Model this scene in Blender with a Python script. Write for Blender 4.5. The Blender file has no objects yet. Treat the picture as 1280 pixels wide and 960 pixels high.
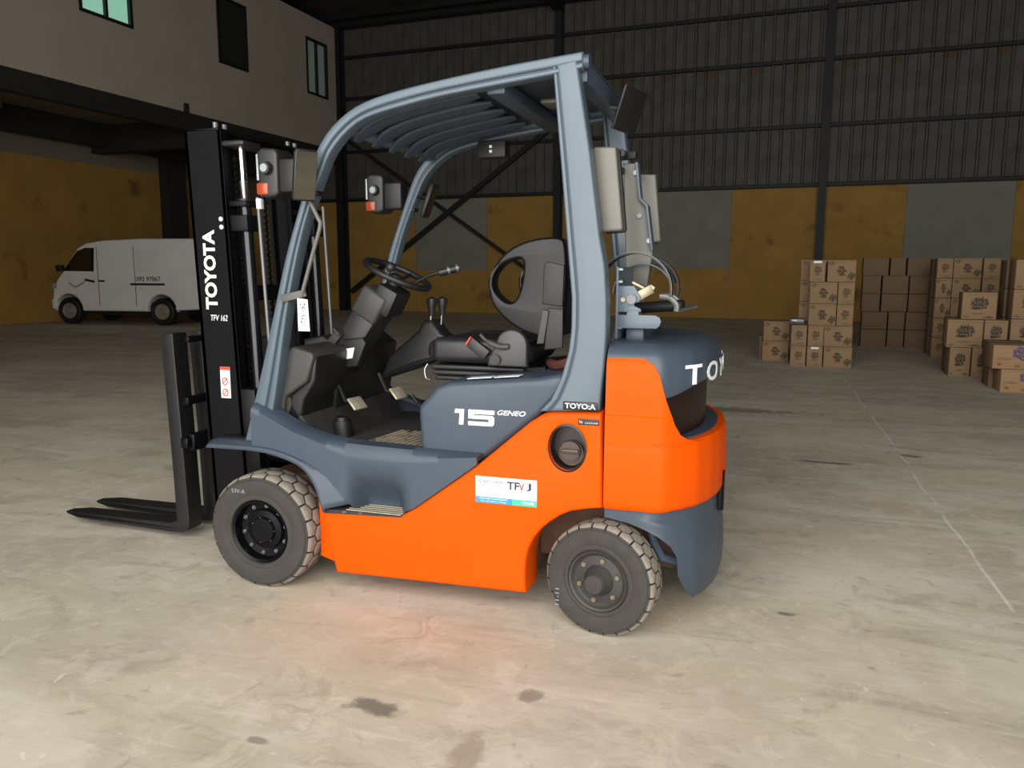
import bpy, bmesh, math, random
from mathutils import Vector, Matrix
random.seed(7)
R = math.radians
scene = bpy.context.scene
col = scene.collection

# ------------------------------------------------------------ camera
CAM_POS = Vector((1.9884, -3.2475, 1.3421))
YAW, PITCH, ROLL, FPX = R(17.721), R(8.2317), R(0.114), 985.19
fwd = Vector((-math.sin(YAW)*math.cos(PITCH), math.cos(YAW)*math.cos(PITCH), -math.sin(PITCH)))
rgt = fwd.cross(Vector((0, 0, 1))).normalized(); upv = rgt.cross(fwd)
rgt, upv = math.cos(ROLL)*rgt+math.sin(ROLL)*upv, -math.sin(ROLL)*rgt+math.cos(ROLL)*upv
cd = bpy.data.cameras.new('camera'); cam = bpy.data.objects.new('camera', cd); col.objects.link(cam)
cam.matrix_world = Matrix(((rgt.x, upv.x, -fwd.x, CAM_POS.x), (rgt.y, upv.y, -fwd.y, CAM_POS.y), (rgt.z, upv.z, -fwd.z, CAM_POS.z), (0, 0, 0, 1)))
cd.sensor_width = 36; cd.lens = FPX*36/1280; cd.clip_end = 200; cd.clip_start = .05
scene.camera = cam

# ------------------------------------------------------------ world, daylight, exposure
WA = R(-2.8)                                   # the hall is turned a little against the forklift
D1 = Vector((math.cos(WA), math.sin(WA), 0)); D2 = Vector((-math.sin(WA), math.cos(WA), 0))
def W(a, b, z=0): return D1*a+D2*b+Vector((0, 0, z))
world = bpy.data.worlds.new('world'); scene.world = world; world.use_nodes = True
world.node_tree.nodes['Background'].inputs[0].default_value = (.80, .90, 1, 1)
world.node_tree.nodes['Background'].inputs[1].default_value = .6
def daylight(name, a, b, z, sx, sz, watts, colr, face):
    l = bpy.data.lights.new(name, 'AREA'); l.shape = 'RECTANGLE'; l.size = sx; l.size_y = sz; l.energy = watts; l.color = colr
    o = bpy.data.objects.new(name, l); col.objects.link(o); o.location = W(a, b, z)
    o.rotation_euler = face.to_track_quat('-Z', 'Y').to_euler(); return o
DOOR = (-2.6, 7.7, 7.0, -6.3)                    # open roller door behind the photographer: a0, a1, height, wall position
daylight('doorway_daylight', 2.55, -6.27, 3.5, 10.1, 6.9, 1220, (1, .975, .93), D2)
scene.view_settings.view_transform = 'Standard'; scene.view_settings.look = 'None'
scene.view_settings.exposure = 0.08; scene.view_settings.gamma = 1.0
scene.view_settings.use_curve_mapping = False

# ------------------------------------------------------------ materials
def lin(r, g, b):
    f = lambda c: (c/255)/12.92 if c/255 <= .04045 else ((c/255+.055)/1.055)**2.4
    return (f(r), f(g), f(b), 1)
MATS = {}
def mat(name, rgb, rough=.5, metal=0, var=.08, scale=12, bump=0, bscale=60, coat=0, spec=.5, emit=0, wear=None):
    m = bpy.data.materials.new(name); m.use_nodes = True; nt = m.node_tree; b = nt.nodes['Principled BSDF']
    b.inputs['Roughness'].default_value = rough; b.inputs['Metallic'].default_value = metal
    b.inputs['Coat Weight'].default_value = coat; b.inputs['Coat Roughness'].default_value = .12
    b.inputs['Specular IOR Level'].default_value = spec
    c = lin(*rgb)
    tc = nt.nodes.new('ShaderNodeTexCoord'); n = nt.nodes.new('ShaderNodeTexNoise'); n.inputs['Scale'].default_value = scale; n.inputs['Detail'].default_value = 5
    nt.links.new(tc.outputs['Object'], n.inputs['Vector'])
    r = nt.nodes.new('ShaderNodeValToRGB'); r.color_ramp.elements[0].position = .3; r.color_ramp.elements[1].position = .7
    r.color_ramp.elements[0].color = tuple(x*(1-var) for x in c[:3])+(1,); r.color_ramp.elements[1].color = tuple(min(1, x*(1+var)) for x in c[:3])+(1,)
    nt.links.new(n.outputs['Fac'], r.inputs['Fac']); out = r.outputs['Color']
    if wear:
        n2 = nt.nodes.new('ShaderNodeTexNoise'); n2.inputs['Scale'].default_value = wear[1]; n2.inputs['Detail'].default_value = 8; nt.links.new(tc.outputs['Object'], n2.inputs['Vector'])
        r2 = nt.nodes.new('ShaderNodeValToRGB'); r2.color_ramp.elements[0].position = wear[2]; r2.color_ramp.elements[1].position = wear[2]+.12
        r2.color_ramp.elements[0].color = (0, 0, 0, 1); r2.color_ramp.elements[1].color = (1, 1, 1, 1); nt.links.new(n2.outputs['Fac'], r2.inputs['Fac'])
        mx = nt.nodes.new('ShaderNodeMix'); mx.data_type = 'RGBA'; mx.inputs[7].default_value = lin(*wear[0])
        nt.links.new(r2.outputs['Color'], mx.inputs[0]); nt.links.new(out, mx.inputs[6]); out = mx.outputs[2]
    nt.links.new(out, b.inputs['Base Color'])
    if emit:
        nt.links.new(out, b.inputs['Emission Color']); b.inputs['Emission Strength'].default_value = emit
    if bump:
        n3 = nt.nodes.new('ShaderNodeTexNoise'); n3.inputs['Scale'].default_value = bscale; nt.links.new(tc.outputs['Object'], n3.inputs['Vector'])
        bp = nt.nodes.new('ShaderNodeBump'); bp.inputs['Strength'].default_value = bump; bp.inputs['Distance'].default_value = .01
        nt.links.new(n3.outputs['Fac'], bp.inputs['Height']); nt.links.new(bp.outputs['Normal'], b.inputs['Normal'])
    MATS[name] = m; return m
mat('orange', (218, 78, 0), .55, var=.02, scale=3, coat=.02, spec=.10)
mat('bluegrey', (62, 72, 84), .42, var=.03, scale=4, coat=.06, spec=.35)
mat('guardgrey', (80, 93, 103), .38, var=.05, scale=7, coat=.15, spec=.4)
mat('black_paint', (11, 11, 14), .4, var=.15, scale=10, coat=0, spec=.18)
mat('black_gloss', (14, 14, 18), .22, var=.1, scale=10, spec=.5)
mat('fork_steel', (20, 20, 21), .5, var=.25, scale=18, wear=((110, 108, 102), 30, .72))
mat('black_plastic', (24, 24, 25), .5, var=.1, scale=30, bump=.05, bscale=400)
mat('grey_plastic', (56, 55, 53), .55, var=.07, scale=30, bump=.08, bscale=500)
mat('dark_plastic', (34, 34, 35), .45, var=.08, scale=30, bump=.05, bscale=500)
mat('wing_black', (15, 15, 17), .34, var=.05, scale=20, bump=.03, bscale=400, spec=.28)
mat('seat_vinyl', (32, 32, 36), .38, var=.08, scale=20, bump=.06, bscale=300)
mat('bracket_grey', (92, 90, 86), .5)
mat('line_steel', (104, 106, 108), .4, metal=.4)
mat('dusty_rim', (54, 52, 50), .6, var=.12, scale=15)
mat('seat_shell', (52, 52, 54), .42, var=.05, scale=20, bump=.04, bscale=400)
mat('rubber', (56, 53, 50), .8, var=.12, scale=20, bump=.15, bscale=120)
mat('dusty_tread', (132, 125, 114), .9, var=.14, scale=25, bump=.25, bscale=90, wear=((84, 78, 72), 18, .60))
mat('chrome', (220, 222, 225), .15, metal=1, var=.02)
mat('steel', (140, 143, 145), .35, metal=.9, var=.1, scale=30)
mat('zinc', (150, 140, 118), .4, metal=.7, var=.12, scale=20)
mat('white_print', (236, 238, 238), .4, var=.02)
mat('white_sticker', (238, 238, 240), .35, var=.02)
mat('silver_print', (205, 210, 215), .35, var=.03)
mat('navy_print', (45, 40, 84), .4, var=.05)
mat('red_print', (220, 70, 40), .4, var=.05)
mat('faded_red', (230, 150, 130), .4, var=.05)
mat('grey_print', (150, 150, 165), .4, var=.05)
mat('blue_print', (52, 140, 190), .4, var=.04)
mat('green_print', (60, 180, 150), .4, var=.04)
mat('amber', (150, 62, 34), .25, var=.03)
mat('lens', (150, 158, 160), .08, var=.02, coat=1)
mat('mirror_glass', (150, 148, 140), .04, metal=1, var=.01)
mat('lamp_housing', (92, 90, 82), .42, metal=.0, var=.05, scale=8)
mat('mat_black', (46, 44, 42), .75, var=.2, scale=18, wear=((120, 112, 100), 12, .66))
mat('mat_worn', (158, 146, 124), .7, var=.2, scale=25, wear=((60, 56, 52), 20, .58))
mat('brown_well', (92, 66, 50), .7, var=.2, scale=14)
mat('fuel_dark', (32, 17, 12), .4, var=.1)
mat('fuel_cap', (64, 50, 42), .4, var=.1)
mat('pedal_metal', (190, 182, 160), .4, metal=.5, var=.2, scale=40)
mat('red_plastic', (215, 40, 30), .35, var=.05)
mat('rope', (88, 46, 40), .7)
mat('van_white', (234, 233, 228), .35, var=.03, scale=2, coat=.4)
mat('van_glass', (14, 16, 16), .08, var=.1, coat=1)
mat('van_dark', (20, 20, 20), .6)
mat('van_hub', (140, 130, 118), .5, var=.15)
mat('steel_dark', (22, 24, 26), .6, var=.15, scale=6)
mat('siding', (86, 83, 77), .65, metal=.1, var=.22, scale=2.2, wear=((86, 66, 48), 1.3, .6))
mat('roof_dark', (52, 52, 52), .8, var=.2, scale=1)
mat('yellow_wall', (168, 131, 64), .85, var=.12, scale=1.4, wear=((120, 84, 40), 1.1, .60))
mat('grey_wall', (134, 136, 125), .85, var=.08, scale=2)
mat('plaster', (184, 172, 158), .9, var=.06, scale=1.2)
mat('plaster_grey', (130, 122, 108), .9, var=.1, scale=1.2)
mat('beam_concrete', (40, 40, 37), .9, var=.15, scale=2)
mat('window_frame', (26, 30, 30), .5)
mat('louvre', (44, 46, 38), .6, var=.2, scale=8)
mat('tape', (136, 112, 82), .35, var=.05)
mat('pane_mint', (150, 205, 180), .3, var=.03, emit=.6)
mat('pane_grey', (120, 132, 126), .3, var=.05, emit=.16)
mat('bag_film', (96, 92, 96), .25, var=.15)

def floor_material():
    m = bpy.data.materials.new('concrete_floor'); m.use_nodes = True; nt = m.node_tree; b = nt.nodes['Principled BSDF']; L = nt.links.new
    geo = nt.nodes.new('ShaderNodeNewGeometry'); pos = geo.outputs['Position']
    def noise(scale, detail=6, dist=0, vec=pos, rough=.55):
        n = nt.nodes.new('ShaderNodeTexNoise'); n.inputs['Scale'].default_value = scale; n.inputs['Detail'].default_value = detail; n.inputs['Distortion'].default_value = dist; n.inputs['Roughness'].default_value = rough
        L(vec, n.inputs['Vector']); return n.outputs['Fac']
    def ramp(v, a, c):
        r = nt.nodes.new('ShaderNodeMapRange'); r.interpolation_type = 'SMOOTHSTEP'; L(v, r.inputs[0]); r.inputs[1].default_value = a; r.inputs[2].default_value = c; return r.outputs[0]
    def mix(f, a, bcol, k=1):
        x = nt.nodes.new('ShaderNodeMix'); x.data_type = 'RGBA'
        if k != 1:
            mm = nt.nodes.new('ShaderNodeMath'); mm.operation = 'MULTIPLY'; L(f, mm.inputs[0]); mm.inputs[1].default_value = k; f = mm.outputs[0]
        L(f, x.inputs[0])
        for s, q in ((6, a), (7, bcol)):
            if isinstance(q, tuple): x.inputs[s].default_value = q
            else: L(q, x.inputs[s])
        return x.outputs[2]
    def math2(op, a, c, d=None):
        n = nt.nodes.new('ShaderNodeMath'); n.operation = op
        for i, q in enumerate((a, c, d)):
            if q is None: continue
            if isinstance(q, (int, float)): n.inputs[i].default_value = q
            else: L(q, n.inputs[i])
        return n.outputs[0]
    mp = nt.nodes.new('ShaderNodeMapping'); mp.inputs['Scale'].default_value = (.55, 1.5, 1); mp.inputs['Rotation'].default_value = (0, 0, R(-20)); L(pos, mp.inputs['Vector'])
    sw = mp.outputs['Vector']
    c = mix(ramp(noise(.6, 5, .4), .32, .68), lin(182, 174, 156), lin(202, 193, 172))
    c = mix(ramp(noise(1.1, 9, .7, sw, .62), .44, .62), c, lin(216, 209, 194), .60)
    c = mix(ramp(noise(1.7, 9, .9, sw, .65), .50, .68), c, lin(150, 142, 125), .5)
    c = mix(ramp(noise(4.5, 8, .5), .52, .70), c, lin(212, 205, 190), .55)
    c = mix(ramp(noise(.85, 6, .3), .58, .74), c, lin(208, 180, 150), .4)
    c = mix(ramp(noise(9, 8, .4), .64, .74), c, lin(138, 131, 119), .45)
    c = mix(ramp(noise(38, 4), .60, .75), c, lin(220, 214, 200), .3)
    mp2 = nt.nodes.new('ShaderNodeMapping'); mp2.inputs['Scale'].default_value = (.8, 5.5, 1); mp2.inputs['Rotation'].default_value = (0, 0, R(14)); L(pos, mp2.inputs['Vector'])
    c = mix(ramp(noise(2.6, 9, .6, mp2.outputs['Vector'], .68), .56, .70), c, lin(224, 217, 200), .38)
    c = mix(ramp(noise(2.1, 9, .8, mp2.outputs['Vector'], .7), .57, .70), c, lin(140, 132, 118), .30)
    c = mix(ramp(noise(6.5, 10, 1.0, pos, .7), .50, .62), c, lin(222, 213, 194), .35)
    c = mix(ramp(noise(5.2, 10, 1.2, pos, .7), .56, .68), c, lin(146, 137, 122), .38)
    c = mix(ramp(noise(17, 6, 1.2), .66, .72), c, lin(232, 227, 216), .5)
    sep = nt.nodes.new('ShaderNodeSeparateXYZ'); L(pos, sep.inputs[0]); X, Y = sep.outputs[0], sep.outputs[1]
    # pale saw-cut joint running away from the camera
    wob = math2('MULTIPLY_ADD', noise(1.2), .10, 2.93)
    dl = math2('ABSOLUTE', math2('SUBTRACT', X, wob), 0)
    line = math2('SUBTRACT', 1, ramp(dl, .003, .011))
    line = math2('MULTIPLY', line, ramp(noise(2.2), .40, .52))
    c = mix(line, c, lin(232, 228, 218), .75)
    pale_margin = math2('MULTIPLY', math2('SUBTRACT', 1, ramp(dl, .02, .16)), ramp(noise(1.6, 4), .54, .70))  # soft pale margin along the joint, broken up by noise
    c = mix(pale_margin, c, lin(228, 223, 212), .45)
    # dark oil stains and a warm patch painting in the forklift's orange bounce
    def spot(x, y, rx, ry, colr, k, rot=0):
        nonlocal c
        dx = math2('SUBTRACT', X, x); dy = math2('SUBTRACT', Y, y)
        a = math2('ADD', math2('MULTIPLY', dx, math.cos(rot)/rx), math2('MULTIPLY', dy, math.sin(rot)/rx))
        bq = math2('ADD', math2('MULTIPLY', dx, -math.sin(rot)/ry), math2('MULTIPLY', dy, math.cos(rot)/ry))
        d = math2('SQRT', math2('ADD', math2('MULTIPLY', a, a), math2('MULTIPLY', bq, bq)), 0)
        d = math2('ADD', d, math2('MULTIPLY', math2('SUBTRACT', noise(14, 6), .5), 2.2))
        c = mix(math2('SUBTRACT', 1, ramp(d, .45, 1.1)), c, colr, k)
    spot(.90, -1.21, .10, .05, lin(92, 88, 80), .75); spot(1.34, -1.0, .055, .05, lin(110, 104, 96), .6)
    spot(2.12, -.11, .05, .022, lin(88, 84, 76), .7); spot(1.25, -1.36, .07, .10, lin(150, 128, 105), .55)
    spot(.65, -1.47, .05, .02, lin(112, 104, 94), .6); spot(2.45, 2.6, .22, .04, lin(66, 56, 48), .7)
    spot(3.05, 3.0, .10, .05, lin(60, 54, 50), .6); spot(.55, -.95, .62, .22, lin(196, 176, 156), .25, .3)
    spot(1.0, 3.3, .9, .10, lin(90, 70, 58), .6); spot(1.6, 4.6, .9, .16, lin(92, 78, 66), .6)
    spot(-.15, -1.0, .35, .16, lin(198, 190, 174), .5)
    L(c, b.inputs['Base Color'])
    rr = nt.nodes.new('ShaderNodeMapRange'); L(noise(3, 6), rr.inputs[0]); rr.inputs[3].default_value = .5; rr.inputs[4].default_value = .8; L(rr.outputs[0], b.inputs['Roughness'])
    bp = nt.nodes.new('ShaderNodeBump'); bp.inputs['Strength'].default_value = .12; bp.inputs['Distance'].default_value = .01; L(noise(22, 8), bp.inputs['Height']); L(bp.outputs['Normal'], b.inputs['Normal'])
    b.inputs['Specular IOR Level'].default_value = .3
    MATS['floor'] = m
floor_material()

def carton_material(name, marks, base=(150, 122, 90)):
    """cardboard with ink printed on the long face; marks: (u, v, ru, rv, tilt, colour, strength, grain)"""
    m = bpy.data.materials.new(name); m.use_nodes = True; nt = m.node_tree; b = nt.nodes['Principled BSDF']; L = nt.links.new
    b.inputs['Roughness'].default_value = .8
    tc = nt.nodes.new('ShaderNodeTexCoord'); sep = nt.nodes.new('ShaderNodeSeparateXYZ'); L(tc.outputs['Generated'], sep.inputs[0])
    nsep = nt.nodes.new('ShaderNodeSeparateXYZ'); L(tc.outputs['Normal'], nsep.inputs[0])
    def M(op, a, c=0.0):
        n = nt.nodes.new('ShaderNodeMath'); n.operation = op
        for i, q in enumerate((a, c)):
            if isinstance(q, (int, float)): n.inputs[i].default_value = q
            else: L(q, n.inputs[i])
        return n.outputs[0]
    def noise(s, vec='Object', d=3):
        n = nt.nodes.new('ShaderNodeTexNoise'); n.inputs['Scale'].default_value = s; n.inputs['Detail'].default_value = d; L(tc.outputs[vec], n.inputs['Vector']); return n.outputs['Fac']
    def mix(f, a, c):
        x = nt.nodes.new('ShaderNodeMix'); x.data_type = 'RGBA'; L(f, x.inputs[0])
        for s, q in ((6, a), (7, c)):
            if isinstance(q, tuple): x.inputs[s].default_value = q
            else: L(q, x.inputs[s])
        return x.outputs[2]
    k = lin(*base); c = mix(noise(5), tuple(v*.85 for v in k[:3])+(1,), tuple(v*1.1 for v in k[:3])+(1,))
    face = M('LESS_THAN', nsep.outputs[1], -.7)
    for (u, v, ru, rv, tl, colr, st, gr) in marks:
        du = M('SUBTRACT', sep.outputs[0], u); dv = M('SUBTRACT', sep.outputs[2], v)
        a = M('DIVIDE', M('ADD', M('MULTIPLY', du, math.cos(tl)), M('MULTIPLY', dv, math.sin(tl))), ru)
        q = M('DIVIDE', M('ADD', M('MULTIPLY', du, -math.sin(tl)), M('MULTIPLY', dv, math.cos(tl))), rv)
        d = M('SQRT', M('ADD', M('MULTIPLY', a, a), M('MULTIPLY', q, q)))
        d = M('ADD', d, M('MULTIPLY', M('SUBTRACT', noise(gr, 'Generated', 2), .5), 1.1))
        f = M('MULTIPLY', M('LESS_THAN', d, 1.0), face)
        f = M('MULTIPLY', f, M('MULTIPLY', M('GREATER_THAN', noise(gr*2.2, 'Generated', 2), .44), st))
        c = mix(f, c, lin(*colr))
    L(c, b.inputs['Base Color']); MATS[name] = m
INK = (58, 46, 36)
carton_material('carton_crown', [(.5, .52, .16, .20, 0, INK, .85, 9), (.5, .30, .14, .05, 0, INK, .7, 14), (.14, .86, .10, .10, .3, INK, .6, 9), (.85, .28, .14, .16, 0, (48, 60, 36), .85, 9), (.8, .08, .18, .03, 0, (150, 80, 50), .6, 20)])
carton_material('carton_crown_end', [(.5, .55, .24, .18, 0, INK, .75, 9), (.5, .34, .2, .05, 0, INK, .6, 14), (.6, .10, .25, .03, 0, INK, .5, 18)])
carton_material('carton_script', [(.5, .60, .26, .22, .2, (44, 40, 34), .9, 11), (.4, .40, .14, .05, 0, (44, 40, 34), .7, 15), (.5, .22, .2, .03, 0, INK, .5, 20), (.8, .08, .16, .04, 0, INK, .8, 12), (.12, .08, .1, .04, 0, INK, .5, 12)])
carton_material('carton_grape', [(.62, .66, .17, .28, .1, (66, 58, 108), .85, 8), (.15, .2, .05, .08, 0, (120, 74, 40), .8, 8), (.55, .14, .06, .08, 0, (120, 74, 40), .7, 8), (.25, .42, .18, .05, 0, INK, .4, 18)], (160, 128, 92))
carton_material('carton_shaded', [(.5, .55, .22, .12, 0, (120, 92, 64), .5, 12), (.5, .2, .3, .03, 0, (120, 92, 64), .5, 18)], (120, 97, 73))  # darker cardboard, puts the shade of the rear cartons into their colour

# ------------------------------------------------------------ mesh helpers
def fin(me, ang=32):
    for p in me.polygons: p.use_smooth = True
    me.set_sharp_from_angle(angle=R(ang)); return me
def obj(name, me, m, parent=None, ang=32):
    if isinstance(me, bmesh.types.BMesh):
        b = me; bmesh.ops.recalc_face_normals(b, faces=b.faces[:]); me = bpy.data.meshes.new(name); b.to_mesh(me); b.free()
    fin(me, ang); me.name = name
    o = bpy.data.objects.new(name, me); col.objects.link(o)
    if not me.materials: me.materials.append(MATS[m])
    o.parent = parent; return o
def BM(): return bmesh.new()
def box(bm, x0, x1, y0, y1, z0, z1, bev=0, seg=2, M=None):
    r = bmesh.ops.create_cube(bm, size=1); vs = r['verts']
    for v in vs: v.co = Vector(((x0+x1)/2+v.co.x*(x1-x0), (y0+y1)/2+v.co.y*(y1-y0), (z0+z1)/2+v.co.z*(z1-z0)))
    if bev:
        es = list({e for v in vs for e in v.link_edges})
        q = bmesh.ops.bevel(bm, geom=es, offset=bev, segments=seg, profile=.5, affect='EDGES', clamp_overlap=True); vs = list({v for f in q['faces'] for v in f.verts})
    if M is not None: bmesh.ops.transform(bm, matrix=M, verts=vs)
    return bm
def bar(bm, a, b, w, h, up=(0, 0, 1), bev=0):
    """straight bar with a w x h section between two points"""
    a = Vector(a); b = Vector(b); d = (b-a); L_ = d.length; d.normalize(); u = Vector(up); s = d.cross(u)
    if s.length < 1e-4: s = d.cross(Vector((0, 1, 0)))
    s.normalize(); u = s.cross(d)
    M = Matrix(((d.x, s.x, u.x, a.x), (d.y, s.y, u.y, a.y), (d.z, s.z, u.z, a.z), (0, 0, 0, 1)))
    return box(bm, 0, L_, -w/2, w/2, -h/2, h/2, bev, 2, M)
def cyl(bm, a, b, r, r2=None, n=20, bev=0):
    a = Vector(a); b = Vector(b); d = b-a
    q = bmesh.ops.create_cone(bm, cap_ends=True, segments=n, radius1=r, radius2=r if r2 is None else r2, depth=d.length)
    M = Matrix.Translation((a+b)/2) @ d.to_track_quat('Z', 'Y').to_matrix().to_4x4()
    bmesh.ops.transform(bm, matrix=M, verts=q['verts']); return bm
def cat(pts, n):
    """Catmull-Rom through points, n samples per span"""
    out = []; P = [Vector(p) for p in pts]; k = len(P)
    for i in range(k-1):
        p0 = P[max(i-1, 0)]; p1 = P[i]; p2 = P[i+1]; p3 = P[min(i+2, k-1)]
        for j in range(n):
            t = j/n; out.append(.5*((2*p1)+(p2-p0)*t+(2*p0-5*p1+4*p2-p3)*t*t+(3*p1-p0-3*p2+p3)*t**3))
    out.append(P[-1]); return out
def resample(pts, n):
    P = [Vector(p) for p in pts]; L_ = [0]
    for i in range(1, len(P)): L_.append(L_[-1]+(P[i]-P[i-1]).length)
    out = []; j = 0
    for i in range(n):
        t = L_[-1]*i/(n-1)
        while j < len(P)-2 and L_[j+1] < t: j += 1
        s = L_[j+1]-L_[j]; out.append(P[j].lerp(P[j+1], 0 if s < 1e-9 else (t-L_[j])/s))
    return out
def tube(bm, pts, r, n=10, closed=False):
    P = [Vector(p) for p in pts]; rings = []; k = len(P); prev = None
    for i, p in enumerate(P):
        d = (P[(i+1) % k]-P[i-1]) if closed else (P[min(i+1, k-1)]-P[max(i-1, 0)])
        d.normalize(); u = prev if prev is not None else (Vector((0, 0, 1)) if abs(d.z) < .9 else Vector((0, 1, 0)))
        s = d.cross(u).normalized(); u = s.cross(d).normalized(); prev = u
        rr = r[i] if isinstance(r, (list, tuple)) else r
        rings.append([bm.verts.new(p+s*math.cos(2*math.pi*a/n)*rr+u*math.sin(2*math.pi*a/n)*rr) for a in range(n)])
    for i in range(k if closed else k-1):
        A = rings[i]; B = rings[(i+1) % k]
        for a in range(n): bm.faces.new((A[a], A[(a+1) % n], B[(a+1) % n], B[a]))
    if not closed: bm.faces.new(rings[0][::-1]); bm.faces.new(rings[-1])
    return bm
def prism(poly, d0, d1, bev=0, holes=(), axis='y', res=2):
    """2-D outline with holes given thickness along an axis, edges rounded"""
    cu = bpy.data.curves.new('tmp', 'CURVE'); cu.dimensions = '2D'; cu.fill_mode = 'BOTH'
    for pl in [poly]+list(holes):
        s = cu.splines.new('POLY'); s.points.add(len(pl)-1); s.use_cyclic_u = True
        for i, p in enumerate(pl): s.points[i].co = (p[0], p[1], 0, 1)
    lo, hi = min(d0, d1), max(d0, d1)
    cu.extrude = max((hi-lo)/2-bev, .0005); cu.bevel_depth = bev; cu.bevel_resolution = res; cu.offset = -bev
    o = bpy.data.objects.new('tmp', cu); col.objects.link(o)
    me = bpy.data.meshes.new_from_object(o.evaluated_get(bpy.context.evaluated_depsgraph_get()))
    bpy.data.objects.remove(o); bpy.data.curves.remove(cu)
    mid = (lo+hi)/2
    for v in me.vertices:
        a, b, c = v.co
        v.co = (a, mid+c, b) if axis == 'y' else ((mid+c, a, b) if axis == 'x' else (a, b, mid+c))
    bm = BM(); bm.from_mesh(me); bpy.data.meshes.remove(me)
    bmesh.ops.remove_doubles(bm, verts=bm.verts[:], dist=1e-5)
    return bm
def lathe(bm, prof, n=40, M=None):
    """profile (radius, y) turned round the y axis"""
    rings = []
    for (r, y) in prof:
        rings.append([bm.verts.new((r*math.cos(2*math.pi*a/n), y, r*math.sin(2*math.pi*a/n))) for a in range(n)] if r > 1e-5 else [bm.verts.new((0, y, 0))])
    for A, B in zip(rings, rings[1:]):
        for a in range(n):
            if len(A) == 1: bm.faces.new((A[0], B[a], B[(a+1) % n]))
            elif len(B) == 1: bm.faces.new((A[a], A[(a+1) % n], B[0]))
            else: bm.faces.new((A[a], A[(a+1) % n], B[(a+1) % n], B[a]))
    if M is not None: bmesh.ops.transform(bm, matrix=M, verts=bm.verts[:])
    return bm
def grid(bm, rows):
    V = [[bm.verts.new(p) for p in r] for r in rows]
    for A, B in zip(V, V[1:]):
        for i in range(len(A)-1): bm.faces.new((A[i], A[i+1], B[i+1], B[i]))
    return V
def mirror(o, name=None):
    me = o.data.copy()
    for v in me.vertices: v.co.y *= -1
    me.flip_normals(); c = bpy.data.objects.new(name or o.name, me); col.objects.link(c); c.parent = o.parent; return c
def text_mesh(body, w, h, bold=.0, shear=0, ext=.0006, space=1):
    cu = bpy.data.curves.new('tmp', 'FONT'); cu.body = body; cu.size = 1; cu.offset = bold; cu.shear = shear; cu.resolution_u = 3; cu.space_character = space
    o = bpy.data.objects.new('tmp', cu); col.objects.link(o)
    me = bpy.data.meshes.new_from_object(o.evaluated_get(bpy.context.evaluated_depsgraph_get())); bpy.data.objects.remove(o); bpy.data.curves.remove(cu)
    me.materials.clear()
    xs = [v.co.x for v in me.vertices]; ys = [v.co.y for v in me.vertices]
    for v in me.vertices: v.co = ((v.co.x-min(xs))/(max(xs)-min(xs))*w, (v.co.y-min(ys))/(max(ys)-min(ys))*h, 0)
    bm = BM(); bm.from_mesh(me); bpy.data.meshes.remove(me)
    q = bmesh.ops.extrude_face_region(bm, geom=bm.faces[:]); bmesh.ops.translate(bm, vec=(0, 0, ext), verts=[v for v in q['geom'] if isinstance(v, bmesh.types.BMVert)])
    return bm
def text_side(name, body, x0, x1, z0, z1, y, m, parent, turn=False, **k):
    """lettering on a surface facing -y; turn: reads upward"""
    if turn:
        bm = text_mesh(body, z1-z0, x1-x0, **k)
        for v in bm.verts: v.co = Vector((x1-v.co.y, y-v.co.z, z0+v.co.x))
    else:
        bm = text_mesh(body, x1-x0, z1-z0, **k)
        for v in bm.verts: v.co = Vector((x0+v.co.x, y-v.co.z, z0+v.co.y))
    return obj(name, bm, m, parent)
def tag(o, label=None, cat_=None, group=None, kind=None):
    for k, v in (('label', label), ('category', cat_), ('group', group), ('kind', kind)):
        if v: o[k] = v
    return o
def empty(name, loc=(0, 0, 0), rz=0):
    o = bpy.data.objects.new(name, None); o.empty_display_size = .1; col.objects.link(o); o.location = loc; o.rotation_euler = (0, 0, rz); return o
def hall(o): o.rotation_euler = (0, 0, WA); return o      # meshes given in hall coordinates

# ------------------------------------------------------------ the hall
def struct(name, bm, m): return tag(hall(obj(name, bm, m)), kind='structure')
A0, A1, B0, B1, ZC = -16.2, 13.0, DOOR[3], 19.93, 9.15
struct('floor', box(BM(), A0-.3, A1+.3, B0-6, B1+.3, -.2, 0), 'floor')
wb = struct('wall_back', box(BM(), A0-.3, A1+.3, B1, B1+.25, 0, ZC), 'grey_wall')
# painted lower wall: thin rendered panels, yellow and grey
def child(name, bm, m, parent): return obj(name, bm, m, parent)
SID = 3.6
def panel(a0, a1, z0, z1, m, th=.02): child('painted_panel', box(BM(), a0+.004, a1-.004, B1-th, B1, z0, z1, .004, 1), m, wb)
for a0, a1, z0, z1, m in [(A0, -12.1, 0, SID, 'yellow_wall'), (-12.1, -9.8, 0, SID, 'yellow_wall'), (-9.8, -7.33, 1.34, SID, 'grey_wall'), (-9.8, -7.33, 0, 1.34, 'yellow_wall'),
                          (-7.33, -3.4, 0, SID, 'yellow_wall'), (-3.4, 0, 1.4, SID, 'grey_wall'), (-3.4, 0, 0, 1.4, 'yellow_wall'), (0, 2.2, 0, SID, 'yellow_wall'), (2.2, 4.38, 0, SID, 'yellow_wall'),
                          (4.38, 6.8, 1.2, SID, 'grey_wall'), (4.38, 6.8, 0, 1.2, 'yellow_wall'), (6.8, 9.4, 0, SID, 'yellow_wall'), (9.4, A1, 0, SID, 'grey_wall')]: panel(a0, a1, z0, z1, m)
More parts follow.
